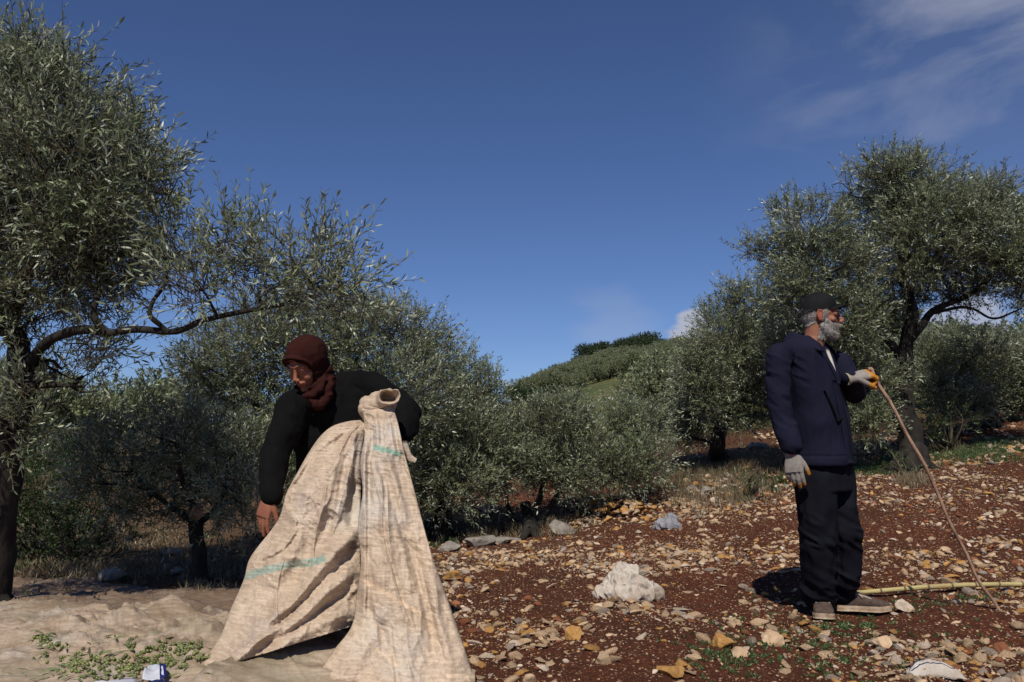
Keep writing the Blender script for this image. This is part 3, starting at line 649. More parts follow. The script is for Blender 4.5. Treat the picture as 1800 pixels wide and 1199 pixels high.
for i, (px, Y, sc) in enumerate([(60, 30, 1.0), (130, 26, .8), (200, 30, .9), (20, 24, .9), (290, 34, 1.0), (1165, 19, .55), (1195, 22, .6), (1140, 24, .5), (1400, 22, .9), (1520, 21, .8), (1660, 20, .6), (1790, 19, .6)]):
    place_tree('olive', (px - CXP) / FPX * Y, Y, sc, 'grey-green olive tree in the middle distance ' + ('beyond the shaded left grove' if px < 400 else ('between the central bush and the bank' if px < 1300 else 'behind the trees on the right')),
               'olive trees in the middle distance ' + ('left' if px < 400 else ('centre' if px < 1300 else 'right')), i)
ordinals(placed['dark evergreens along the crest'], 'dark evergreen trees along the hill crest')
for q_, w_ in (('left', 'beyond the shaded left grove'), ('centre', 'between the central bush and the bank'), ('right', 'behind the trees on the right')): ordinals(placed['olive trees in the middle distance ' + q_], 'olive trees ' + w_)
for kk in protos['olive'] + protos['oak']:
    if kk not in used:
        for ch in list(kk.children): bpy.data.objects.remove(ch)
        bpy.data.objects.remove(kk)

# ---------------------------------------------------------------- people
def v3(*a): return np.array(a, float)
class Fr:       # local frame: right, front, up
    def __init__(s, o, R, F, U, k=1.0): s.o = np.array(o, float); s.M = np.stack([np.array(R, float), np.array(F, float), np.array(U, float)]) * k
    def __call__(s, *p): return s.o + np.array(p if len(p) == 3 else p[0], float) @ s.M
    def mb(s, m): out = MB(); out.add(s.o + m.V() @ s.M, m.f); return out
    def inv(s, V): return (V - s.o) @ np.linalg.inv(s.M)
def frame(o, F, U, k=1.0):
    F = unit(np.array(F, float)); U = np.array(U, float); U = unit(U - F * (U @ F)); R = np.cross(F, U); return Fr(o, R, F, U, k)
def head_mb(woman=False):
    m = MB()
    m.ell((0, -.012, .03), (.074, .096, .086)); m.ell((0, .03, -.03), (.060, .058, .078)); m.ell((0, .068, -.096), (.024, .022, .018))
    m.tube([(-.055, .0, -.045), (-.042, .035, -.082), (0, .066, -.102), (.042, .035, -.082), (.055, .0, -.045)], [.018, .018, .017, .018, .018], 12, sub=3)
    for s_ in (-1, 1):
        m.ell((s_ * .042, .058, -.020), (.022, .020, .018)); m.ell((s_ * .011, .107, -.030), (.0085, .010, .0075))
        if not woman: m.ell((s_ * .077, -.005, -.004), (.007, .019, .031)); m.tube([(s_ * .076, .012, -.02), (s_ * .083, .006, .018), (s_ * .084, -.012, .026), (s_ * .084, -.022, .004), (s_ * .078, -.008, -.03)], .0045, 8, sub=3)
        m.ell((s_ * .031, .070, .012), (.015, .012, .011)); m.tube([(s_ * .018, .084, .012), (s_ * .031, .0865, .0175), (s_ * .045, .078, .013)], .0035, 8, sub=3)
        m.tube([(s_ * .019, .083, .006), (s_ * .031, .085, .003), (s_ * .044, .077, .006)], .0035, 8, sub=3)
    m.tube([(-.044, .070, .032), (-.02, .085, .034), (0, .087, .030), (.02, .085, .034), (.044, .070, .032)], .0085 if woman else .0115, 10, sub=3)
    nq = .006 if woman else 0; m.tube([(0, .082, .030), (0, .098 - nq * .7, .004), (0, .113 - nq, -.020)], [.009, .010 - nq * .2, .0115 - nq * .25], 12, sub=3); m.ell((0, .114 - nq, -.024), (.0115, .0125, .010))
    sm_ = .007 if woman else 0
    m.tube([(-.024 - sm_ * .6, .082 - sm_ * .4, -.058 + sm_), (-.010, .094, -.054), (0, .0935, -.056), (.010, .094, -.054), (.024 + sm_ * .6, .082 - sm_ * .4, -.058 + sm_)], [.003, .006, .0055, .006, .003], 10, sub=3)
    m.tube([(-.022 - sm_ * .5, .081 - sm_ * .4, -.062 + sm_), (0, .0925, -.068), (.022 + sm_ * .5, .081 - sm_ * .4, -.062 + sm_)], [.003, .0075, .003], 10, sub=4)
    m.ell((0, .075, -.06), (.03, .02, .025))
    if woman:
        for s_ in (-1, 1): m.ell((s_ * .037, .064, -.032), (.022, .020, .020))
    m.tube([(0, -.018, -.04), (0, -.028, -.11), (0, -.042, -.17)], [.057, .055, .060], 18, sub=3)
    return m
def hand_mb(curl=(.5, .55, .6, .65), curl2=.6, thick=0.0, thumb=(.55, .7, -.35), tcurl=.4, spread=1.0):
    """x thumb side, y fingers, z back of the hand; wrist at origin"""
    m = MB(); t = thick
    m.loft([((0, -.012, 0), (.027 + t, 0, 0), (0, 0, .020 + t)), ((0, .02, 0), (.033 + t, 0, 0), (0, 0, .018 + t)), ((0, .06, .002), (.042 + t, 0, 0), (0, 0, .016 + t)), ((0, .094, .002), (.043 + t, 0, 0), (0, 0, .012 + t))], ex=2.5)
    m.ell((.022, .035, -.008), (.018, .032, .014))
    for x, y0, ln, c, r in zip((.032, .011, -.011, -.031), (.088, .094, .09, .082), (.072, .080, .074, .058), curl, (.0092, .0095, .009, .008)):
        p = np.array([x, y0, .001]); a = c * .55; fan = x * 2.2 * spread; pts = [p]
        for seg, da in ((.46, 0), (.30, curl2 * (c + .25)), (.26, curl2 * (c + .1) * .8)):
            a += da; p = p + ln * seg * np.array([math.sin(fan) * math.cos(a), math.cos(fan) * math.cos(a), -math.sin(a)]); pts.append(p)
        m.chain(pts, [r + t, r * .98 + t, r * .9 + t, r * .78 + t], 10)
    d = unit(np.array(thumb)); p0 = np.array([.026, .022, -.004]); p1 = p0 + d * .042; d2 = unit(d + np.array([-.1, .5 * tcurl + .2, -.5 * tcurl])); p2 = p1 + d2 * .032; d3 = unit(d2 + np.array([-.4, .3, -.5]) * tcurl); p3 = p2 + d3 * .024
    m.chain([p0, p1, p2, p3], [.0135 + t, .0115 + t, .0105 + t, .0085 + t], 10); return m
def rm_obj(name, mb, vox, sm, mat_, parent, wr=(), colf=None, fac=.5, post=None):
    V, nn, c, ix = remesh(mb, vox, sm, fac)
    for w in wr: V = wrinkle(V, nn, *w)
    if post: V = post(V, nn)
    col = colf(V) if colf else np.ones((len(V), 3)); return mesh_np(name, V, c, ix, mat_, parent, col=col)
def strands(name, mat_, parent, roots, dirs, ln, wd, seed=0, droop=.4):
    r = np.random.default_rng(seed); n = len(roots); d = unit(dirs + r.normal(size=(n, 3)) * .35); s_ = unit(np.cross(d, r.normal(size=(n, 3)))); ll = (ln * r.uniform(.5, 1.2, n))[:, None]
    mid = roots + d * ll * .55; tip = roots + unit(d + np.array([0, 0, -droop])) * ll
    V = np.stack([roots - s_ * wd, roots + s_ * wd, mid + s_ * wd * .7, tip, mid - s_ * wd * .7], 1).reshape(-1, 3)
    return mesh_np(name, V, np.full(n, 5), np.arange(n * 5), mat_, parent, smooth=False)
def on_surface(mb, vox, n, seed, cond=None):
    V, nn, c, ix = remesh(mb, vox, 2); r = np.random.default_rng(seed)
    if cond is not None: k = cond(V); V, nn = V[k], nn[k]
    i = r.integers(0, len(V), n); return V[i] + r.normal(size=(n, 3)) * vox * .4, nn[i]

# ---- the old man
def build_man():
    root = empty('person', H(1452, 1086), 'old bearded man in navy jacket and black cap standing with one hand on a stick', 'man')
    Fw = v3(.743, -.669, 0); Rt = v3(-.669, -.743, 0); up = v3(0, 0, 1)
    hf = frame(P(1441, 557, 4.45), (.975, -.22, -.02), (0, 0, 1), .96)
    body = hf.mb(head_mb())
    A = lambda px, py, Y: np.array(P(px, py, Y))
    shR, elR, wrR = A(1368, 630, 4.34), A(1371, 715, 4.33), A(1392, 797, 4.28)
    shL, elL, wrL = A(1474, 640, 4.62), A(1503, 690, 4.56), A(1499, 664, 4.36)
    legs = [[A(1434, 835, 4.44), A(1438, 938, 4.47), A(1442, 1056, 4.60)], [A(1470, 835, 4.55), A(1481, 935, 4.55), A(1478, 1048, 4.70)]]
    body.loft([(A(1416, 596, 4.48), Rt * .055, Fw * .055), (A(1418, 618, 4.48), Rt * .15, Fw * .085), (A(1426, 670, 4.48), Rt * .16, Fw * .10), (A(1440, 750, 4.48), Rt * .15, Fw * .10), (A(1450, 835, 4.49), Rt * .155, Fw * .10)])
    body.chain([shR, elR, wrR], [.05, .042, .028]); body.chain([shL, elL, wrL], [.05, .042, .028])
    # hands' frames
    hR = Fr(wrR, (.62, -.35, -.1), (.05, .02, -1), (-.35, -.9, 0)); yv = unit(v3(.10, -.02, -1)); zv = unit(v3(-.45, -.88, -.05)); zv = unit(zv - yv * (zv @ yv)); xv = np.cross(yv, zv)
    if xv[0] < 0: xv = -xv
    hR = Fr(wrR, xv, yv, zv, 1.0)
    yv = unit(v3(1.0, .10, .22)); zv = unit(v3(-.2, -.50, .9)); zv = unit(zv - yv * (zv @ yv)); xv = np.cross(yv, zv); xv = xv if xv[1] < 0 else -xv
    hL = Fr(wrL, xv, yv, zv, 1.0)
    body.add(*(lambda q: (q.V(), q.f))(hR.mb(hand_mb((.30, .35, .42, .5), .45, -.003, (.50, .85, -.25), .3, .7)))); body.add(*(lambda q: (q.V(), q.f))(hL.mb(hand_mb((1.15, 1.2, 1.25, 1.3), .95, -.003, (.35, .8, -.6), .6, .7))))
    for q in legs: body.chain(q, [.075, .055, .04])
    ft = [H(1450, 1090), H(1528, 1076)]
    for q, t in zip(legs, ft): body.tube([q[-1], q[-1] + v3(0, 0, -.03), v3(q[-1][0] * .35 + t.x * .65, q[-1][1] * .35 + (t.y + .06) * .65, t.z + .045)], [.04, .038, .022], 12, sub=3)
    def skincol(V):
        l = hf.inv(V); c = np.ones((len(V), 3)); lip = np.exp(-((l[:, 0] / .022) ** 2 + ((l[:, 2] + .062) / .009) ** 2 + ((l[:, 1] - .092) / .014) ** 2)); c = c * (1 - lip[:, None] * np.array([.15, .45, .4]))
        red = np.exp(-(((np.abs(l[:, 0]) - .08) / .012) ** 2 + (l[:, 2] / .03) ** 2 + (l[:, 1] / .025) ** 2)) + .5 * np.exp(-((l[:, 0] / .02) ** 2 + ((l[:, 1] - .115) / .015) ** 2 + ((l[:, 2] + .02) / .02) ** 2))
        return c * (1 + red[:, None] * np.array([.25, -.25, -.2])) * (1 + .12 * fbm(V[:, 0] * 45, V[:, 1] * 45, V[:, 2] * 45, o=3))[:, None]
    def fpost(V, nn):
        l = hf.inv(V); face = ((l[:, 1] > .02) & (l[:, 2] > -.12)).astype(float)
        w = (1 - np.abs(fbm(l[:, 0] * 40, l[:, 1] * 40, l[:, 2] * 130, o=2)) * 2) * face * .0011
        return V + nn * w[:, None]
    rm_obj('body', body, .0036, 2, M_skin, root, colf=skincol, post=fpost)
    for s_ in (-1, 1):
        e = MB(); e.ell((s_ * .031, .0775, .0105), (.0085, .0085, .0078), n=14, m=10); eo = hf.mb(e).obj('eye', M_eye, root)
        i = MB(); i.ell((s_ * .032, .0845, .0105), (.0042, .0025, .0042), n=12, m=8); hf.mb(i).obj('iris', M_iris, eo)
        rr = np.random.default_rng(5); n = 90; x = rr.uniform(.015, .046, n); loc = np.stack([s_ * x, .098 - 5 * (x - .01) ** 2 - .007, .034 + .004 * rr.normal(size=n) - .1 * np.abs(x - .03)], -1)
        strands('eyebrow', M_hair, root, hf(loc), unit(np.tile(hf(s_ * 1, .5, .2) - hf.o, (n, 1))), .011, .0005, 3, .1)
    # beard and side hair
    Vh, nh_, ch_, ih_ = remesh(head_mb(), .0030, 2); fh = ih_.reshape(-1, 4)
    def patch(mask, thick):
        k = mask[fh].all(1); used_ = np.unique(fh[k]); mp_ = np.zeros(len(Vh), int); mp_[used_] = np.arange(len(used_)); return Vh[used_] + nh_[used_] * thick(Vh[used_])[:, None], nh_[used_], mp_[fh[k]]
    x, y, z = Vh[:, 0], Vh[:, 1], Vh[:, 2]; ax = np.abs(x)
    cheek = np.interp(y, [-.01, .02, .05, .08, .10], [.015, -.005, -.034, -.046, -.050]); lipm = (ax < .021) & (z < -.0535) & (z > -.072) & (y > .075)
    mk = (y > -.004 - .3 * np.maximum(-z - .06, 0)) & (y < .16) & (z < cheek + .004 * fbm(x * 90, y * 90, z * 90)) & (z > -.128) & (~lipm) & (ax < .0745)
    mk |= (ax > .055) & (y > .006) & (y < .032) & (z > -.03) & (z < .045)
    mk |= (ax < .034) & (y > .07) & (z > -.056) & (z < -.0385)
    tk = lambda V: .002 + .006 * sst(-.035, -.10, V[:, 2]) * sst(-.16, -.12, V[:, 2]) + .004 * fbm(V[:, 0] * 80, V[:, 1] * 80, V[:, 2] * 50, o=2) + .006 * np.exp(-((V[:, 2] + .046) / .012) ** 2) * (V[:, 1] > .07)
    Vb, nb_, fb = patch(mk, tk); bo = mesh_np('beard', hf(Vb), np.full(len(fb), 4), fb.ravel(), M_hair, root)
    rr = np.random.default_rng(9); i = rr.integers(0, len(Vb), 9500); strands('beard_strands', M_hair, bo, hf(Vb[i] - nb_[i] * .002), (nb_[i] * .7 + np.array([0, .12, -.6])) @ hf.M, .014, .0004, 4)
    mk = (z < .042) & (z > -.055 + .5 * np.maximum(y + .06, 0)) & (y < -.028 + .035 * (z > .034)) & (ax < .08)
    mk &= ~((ax > .07) & (y > -.03) & (z < .03))
    Vb, nb_, fb = patch(mk, lambda V: .004 + 0 * V[:, 0]); ho = mesh_np('hair', hf(Vb), np.full(len(fb), 4), fb.ravel(), M_hair, root)
    i = rr.integers(0, len(Vb), 2600); strands('hair_strands', M_hair, ho, hf(Vb[i]), (nb_[i] * .35 + np.array([0, -.3, -.75])) @ hf.M, .012, .00045, 5)
    # cap
    cm = MB(); n = 40; Gd = []
    for i in range(15):
        t = i / 14 * 1.68; q = []
        for j in range(n):
            a = 2 * math.pi * j / n; sx = math.sin(t) ** .9; fr = math.sin(a)
            x = .083 * sx * math.cos(a); y = -.012 + .104 * sx * math.sin(a) * (.96 if fr > 0 else 1.0); z = .048 + .088 * (math.cos(t) if t < 1.57 else math.cos(t) * 1.6) + (.012 * fr if fr > 0 else .034 * fr) * sx * min(1, t / 1.2)
            q.append((x, y, z))
        Gd.append(q)
    Gd = np.array(Gd); cm.grid(Gd, closev=True); cm.grid(Gd[:, ::-1] * .965 + v3(0, -.0004, .0005), closev=True); cm.ell((0, -.012, .137), (.006, .006, .004), n=10, m=6)
    cp_ = hf.mb(cm).obj('cap', M_cap, root)
    bm_ = MB(); Gb = []
    for zz in (.0, -.004):
        q = []
        for i in range(9):
            t = i / 8
            q.append([(math.sin((j / 20 - .5) * 2.0) * .078 * (1 - .10 * t), .072 + .012 + t * .074 * math.cos((j / 20 - .5) * 2.1) ** .6 - .055 * (abs(j / 20 - .5) * 2) ** 2, .060 + .010 * t + zz - .030 * (abs(j / 20 - .5) * 2) ** 2) for j in range(21)])
        Gb.append(np.array(q))
    bm_.grid(Gb[0]); bm_.grid(Gb[1][:, ::-1])
    loop = lambda Gq: np.concatenate([Gq[0], Gq[1:, -1], Gq[-1][::-1][1:], Gq[::-1][1:-1, 0]])
    bm_.grid(np.stack([loop(Gb[0]), loop(Gb[1])]), closev=True); hf.mb(bm_).obj('brim', M_cap, cp_)
    # shirt and jacket
    sm = MB(); sm.loft([(A(1431, 622, 4.44), Rt * .05, Fw * .045), (A(1436, 640, 4.42), Rt * .06, Fw * .064), (A(1438, 680, 4.45), Rt * .07, Fw * .060), (A(1442, 720, 4.47), Rt * .06, Fw * .05)])
    rm_obj('shirt', sm, .006, 2, M_shirt, root)
    jk = MB()
    jk.loft([(A(1412, 594, 4.50), Rt * .085, Fw * .07), (A(1416, 606, 4.49), Rt * .145, Fw * .088), (A(1420, 622, 4.48), Rt * .178, Fw * .105), (A(1428, 660, 4.48), Rt * .180, Fw * .120), (A(1440, 720, 4.48), Rt * .176, Fw * .128), (A(1448, 780, 4.48), Rt * .182, Fw * .135), (A(1450, 812, 4.48), Rt * .190, Fw * .140), (A(1451, 818, 4.48), Rt * .183, Fw * .134)], ex=2.2)
    jk.chain([shR + v3(.0, 0, .005), (shR + elR) / 2 + v3(-.003, 0, 0), elR, (elR + wrR) / 2, wrR + v3(.002, 0, .035)], [.058, .059, .057, .055, .049])
    jk.chain([shL, (shL + elL) / 2, elL, wrL + v3(-.012, .01, 0)], [.070, .064, .058, .044])
    jk.tube([A(1402, 610, 4.45), A(1370, 626, 4.36)], [.045, .062], 14)
    def jpost(V, nn):
        z = V[:, 2]; loc = (V - A(1430, 700, 4.48)); r_ = loc @ Rt; f_ = loc @ Fw
        d = .005 * (1 - np.abs(fbm(V[:, 0] * 8, V[:, 1] * 8, z * 4 + r_ * 6, o=3)) * 3)
        arm = sst(.15, .19, r_); d += arm * .0055 * (1 - np.abs(fbm(V[:, 0] * 7, V[:, 1] * 7, z * 20 + f_ * 12, o=2)) * 3)
        d += .008 * np.sin(z * 30 + r_ * 14 + 3 * fbm(V[:, 0] * 4, V[:, 1] * 4, z * 4)) * sst(.62, .5, z - A(1450, 812, 4.48)[2] + .3) * .5
        # hem band, chest opening pressed in, pocket slit
        hem = A(1450, 812, 4.48)[2]; d -= .006 * np.exp(-((z - hem - .032) / .004) ** 2)
        return V + nn * d[:, None]
    jo = rm_obj('jacket', jk, .0062, 3, M_navy, root, post=jpost)
    # placket, zip line, pocket flap, seams and collar laid on the jacket
    def onj(r_, f_, py): c = A(np.interp(py, [606, 622, 660, 720, 780, 812], [1416, 1420, 1427, 1438, 1446, 1450]), py, 4.48); return c + Rt * r_ + Fw * f_
    fd = lambda py: np.interp(py, [606, 622, 660, 720, 780, 812], [.092, .109, .128, .137, .142, .147])
    z_ = MB(); z_.tube([onj(.0, fd(p) + .001, p) for p in (672, 700, 740, 780, 812)], .0035, 6, sub=4); z_.obj('zip', M_black, jo)
    pl = MB(); pl.loft([(onj(.03, fd(p) - .004, p), Rt * .028, Fw * .007) for p in (672, 700, 740, 780, 813)], ex=4); pl.obj('placket', M_navy, jo)
    pk = MB(); a0 = onj(.128, fd(700) - .032, 690); a1 = onj(.092, fd(745) - .008, 742); pk.tube([a0, (a0 + a1) / 2 + Fw * .004, a1], [.006, .0075, .006], 8, sub=3, flat=.7); pk.tube([a1, onj(.055, fd(742) + .0, 737)], [.006, .005], 8); pk.obj('pocket_welt', M_black, jo)
    col_ = MB(); Gc = []
    nb = np.array(A(1413, 592, 4.49))
    for k in range(25):
        t = k / 24; a = -2.45 + 4.9 * t    # angle round the neck, 0 = nape
        dr = -Fw * math.cos(a) + Rt * math.sin(a); fr = abs(a) / 2.45
        rad_ = .064 + .012 * fr; drop = .070 * fr ** 2
        pts = []
        for (rr_, zz) in ((-.004, -.03), (-.006, .015), (-.002, .027), (.008, .029), (.024, .008), (.044, -.022 - .02 * fr)):
            q = nb + dr * (rad_ + rr_ * (1 + .35 * fr)) + Fw * .035 * fr + up * (zz * (1 - .25 * fr) - drop); pts.append(q)
        Gc.append(pts)
    Gc = crs(np.array(Gc), 1); col_.grid(np.array([crs(q, 3) for q in Gc])); Gi = np.array([crs(q, 3) for q in Gc]); co = col_.obj('collar', M_navy, jo)
    sd = co.modifiers.new('t', 'SOLIDIFY'); sd.thickness = .005
    for sg in (1, -1):      # open lapel edges running down from the collar to the zip
        e = MB(); e.loft([(onj(sg * .052, .082, 612), Rt * .016, Fw * .012), (onj(sg * .040, fd(630) - .006, 632), Rt * .022, Fw * .010), (onj(sg * .022, fd(655) + .0, 655), Rt * .018, Fw * .010), (onj(sg * .008, fd(676), 676), Rt * .008, Fw * .008)], ex=2.5); e.obj('lapel', M_navy, jo)
    e = MB(); e.loft([(onj(-.004, .104, 616), Rt * .016, Fw * .008), (onj(0, fd(640) - .001, 640), Rt * .013, Fw * .008), (onj(0, fd(672) - .001, 673), Rt * .004, Fw * .006)], ex=2.2); e.obj('shirt_front', M_shirt, root)
    # trousers
    tm = MB(); tm.loft([(A(1450, 800, 4.49), Rt * .165, Fw * .118), (A(1451, 830, 4.49), Rt * .168, Fw * .122), (A(1452, 862, 4.48), Rt * .155, Fw * .118)])
    tm.chain([legs[0][0], A(1437, 890, 4.45), legs[0][1], A(1441, 1000, 4.53), A(1440, 1044, 4.60)], [.112, .101, .092, .094, .088])
    tm.chain([legs[1][0], A(1474, 890, 4.52), A(1484, 938, 4.54), A(1482, 1000, 4.60), A(1477, 1038, 4.68)], [.100, .092, .090, .088, .080])
    def tpost(V, nn):
        z = V[:, 2]; kn = np.exp(-((z - A(1440, 945, 4.4)[2]) / .10) ** 2) + 1.2 * np.exp(-((z - A(1440, 1045, 4.4)[2]) / .09) ** 2)
        d = .010 * kn * (1 - np.abs(fbm(V[:, 0] * 6, V[:, 1] * 6, z * 17 + V[:, 0] * 9, o=2)) * 3) + .007 * (1 - np.abs(fbm(V[:, 0] * 12, V[:, 1] * 12, z * 3, o=2)) * 3)
        return V + nn * d[:, None]
    rm_obj('trousers', tm, .0065, 3, M_trou, root, post=tpost)
    # gloves
    def glcol(f, st): 
        def fn(V):
            l = f.inv(V); o_ = sst(st[0], st[1], l[:, 1] * st[3] - l[:, 2] * st[2]); og = np.array([.62, .27, .045]); gr = np.array([.36, .33, .30]); return gr * (1 - o_[:, None]) + og * o_[:, None]
        return fn
    for f, cu, c2, th, tc_, st in ((hR, (.30, .35, .42, .5), .45, (.50, .85, -.25), .3, (.016, .022, 1.0, .06)), (hL, (1.15, 1.2, 1.25, 1.3), .95, (.35, .8, -.6), .6, (.066, .074, .35, 1.0))):
        hm_ = hand_mb(cu, c2, .0022, th, tc_, .7); hm_.loft([((0, -.03, 0), (.034, 0, 0), (0, 0, .030)), ((0, -.012, 0), (.032, 0, 0), (0, 0, .028)), ((0, .012, 0), (.035, 0, 0), (0, 0, .024))])
        V, nn, c, ix = remesh(hm_, .0028, 1); go = mesh_np('glove', f(V), c, ix, M_glove, root, col=glcol(f, st)(f(V)))
        cf = MB(); cf.loft([((0, -.036, 0), (.034, 0, 0), (0, 0, .030)), ((0, -.030, 0), (.036, 0, 0), (0, 0, .032)), ((0, -.024, 0), (.034, 0, 0), (0, 0, .030))]); f.mb(cf).obj('cuff', M_glove, go, col=np.tile([.4, .34, .25], (len(cf.V()), 1)))
    # shoes
    def shoe(toe, heel, z0, side):
        d = unit(v3(*(np.array(toe) - np.array(heel))[:2], 0)); s = v3(d[1], -d[0], 0); ln = np.linalg.norm((np.array(toe) - np.array(heel))[:2]); o = v3(heel[0], heel[1], z0); f = Fr(o, s * (1.2 if side == 0 else 1.0), d, up)
        so = MB(); prof = [(0, .030), (.03, .036), (.09, .032), (.15, .040), (.21, .046), (.255, .038), (.278, .018)]
        k = ln / .28; G_ = []
        for zz, gr in ((.0, .97), (.012, 1.0), (.026, .98), (.030, .9)):
            lp = [(w * gr, y * k * (1 if y < .2 else .985 + .015 * gr)) for y, w in prof]; lp = crs(np.array(lp), 4)
            ring = [(w, y, zz + .012 * max(0, (y / (.28 * k) - .75)) * 3) for w, y in lp] + [(-w, y, zz + .012 * max(0, (y / (.28 * k) - .75)) * 3) for w, y in lp[::-1]]; G_.append(ring)
        G_ = np.array(G_); so.grid(G_, closev=True); m_ = G_.shape[1]; so.f.append(tuple(range(m_))[::-1]); so.f.append(tuple(range(3 * m_, 4 * m_)))
        um = MB(); um.loft([((0, .012, .05), (.026, 0, 0), (0, 0, .035)), ((0, .05, .055), (.034, 0, 0), (0, 0, .045)), ((0, .11 * k, .055), (.034, 0, 0), (0, 0, .043)), ((0, .17 * k, .044), (.040, 0, 0), (0, 0, .030)), ((0, .23 * k, .036), (.041, 0, 0), (0, 0, .024)), ((0, .268 * k, .032), (.024, 0, 0), (0, 0, .014))], ex=2.4)
        um.ell((0, .055, .09), (.036, .05, .035)); V, nn, c, ix = remesh(um, .004, 2)
        r_ = empty('shoe', f(0, .1, 0)); r_.parent = root; loc = r_.location.copy(); r_.location = loc - root.location
        def ch(m__, nm, mt, V_=None):
            o_ = (f.mb(m__).obj(nm, mt)) if V_ is None else mesh_np(nm, f(V_[0]), V_[1], V_[2], mt)
            Vn = np.zeros(len(o_.data.vertices) * 3); o_.data.vertices.foreach_get('co', Vn); o_.data.vertices.foreach_set('co', (Vn.reshape(-1, 3) - np.array(loc)).ravel()); o_.parent = r_; return o_
        ch(so, 'sole', M_sole); ch(None, 'upper', M_shoe, (V, c, ix))
        la = MB()
        for j in range(5):
            y = (.105 + .02 * j) * k; h_ = .099 - .0085 * j; w = .021 + .001 * j
            la.tube([(-w, y, h_ - .012), (0, y + .004, h_ - .001), (w, y + .008 * (1 if j % 2 else -1), h_ - .012)], .0022, 6, sub=3)
        la.tube([(-.012, .10 * k, .10), (-.03, .09 * k, .10), (-.036, .12 * k, .078)], .0022, 6, sub=3); la.tube([(.012, .10 * k, .10), (.032, .10 * k, .098), (.038, .13 * k, .072)], .0022, 6, sub=3)
        tp_ = [(s2 * .027, .10 * k, .088) for s2 in ()]
        ch(la, 'laces', M_lace)
        for s2 in (-1, 1):
            e_ = MB(); e_.tube([(s2 * .030, .075 * k, .095), (s2 * .028, .13 * k, .080), (s2 * .026, .175 * k, .066)], [.0045, .0055, .004], 8, sub=3); ch(e_, 'eyelet_strip', M_lace)
    t0 = H(1450, 1092); h0 = t0 + Vector((.075, .262, 0)); shoe(t0, h0, g1((t0.x + h0.x) / 2, (t0.y + h0.y) / 2) + .0, 0)
    a0 = H(1470, 1074); b0 = a0 + Vector((.272, -.05, 0)); shoe(b0, a0, g1((a0.x + b0.x) / 2, a0.y) + .004, 1)
    return hL, wrL
hL, wrL = build_man()
# ---- stick in his hand and cane on the ground
sb = np.array(H(1755, 1074)); stp = np.array(hL(.004, .118, -.022)); top = stp + (stp - sb) * .035
sm = MB(); pp = gnarl([top, stp, stp * .67 + sb * .33 + v3(.012, 0, .0), stp * .33 + sb * .67 + v3(-.01, 0, 0), sb - v3(0, 0, .01)], 8, .010, 3.0); rr_ = np.linspace(.0100, .0080, len(pp)) * (1 + .12 * vn(np.arange(len(pp)) * .9, 3.0))
sm.tube(pp, rr_, 10); so_ = sm.obj('walking_stick', M_stick); tag(so_, 'long thin crooked wooden stick held by the man, its tip on the soil', 'stick')
ca, cb = H(1506, 1052), H(1960, 1036); cn = MB(); q = np.array([np.array(ca) * (1 - t) + np.array(cb) * t for t in np.linspace(0, 1, 12)]); q[:, 2] = g(q[:, 0], q[:, 1]) + .03; cr_ = empty('cane_pole', q[0], 'yellow dry cane pole lying on the stones behind the man\'s feet', 'pole')
cn.tube(q, .0135, 12, sub=3); cn.obj('cane', M_cane, cr_)
for k in range(1, 11): c_ = MB(); c_.tube([q[k] - v3(.006, 0, 0), q[k], q[k] + v3(.006, 0, 0)], [.0138, .0160, .0138], 12); c_.obj('node_ring', M_node, cr_)

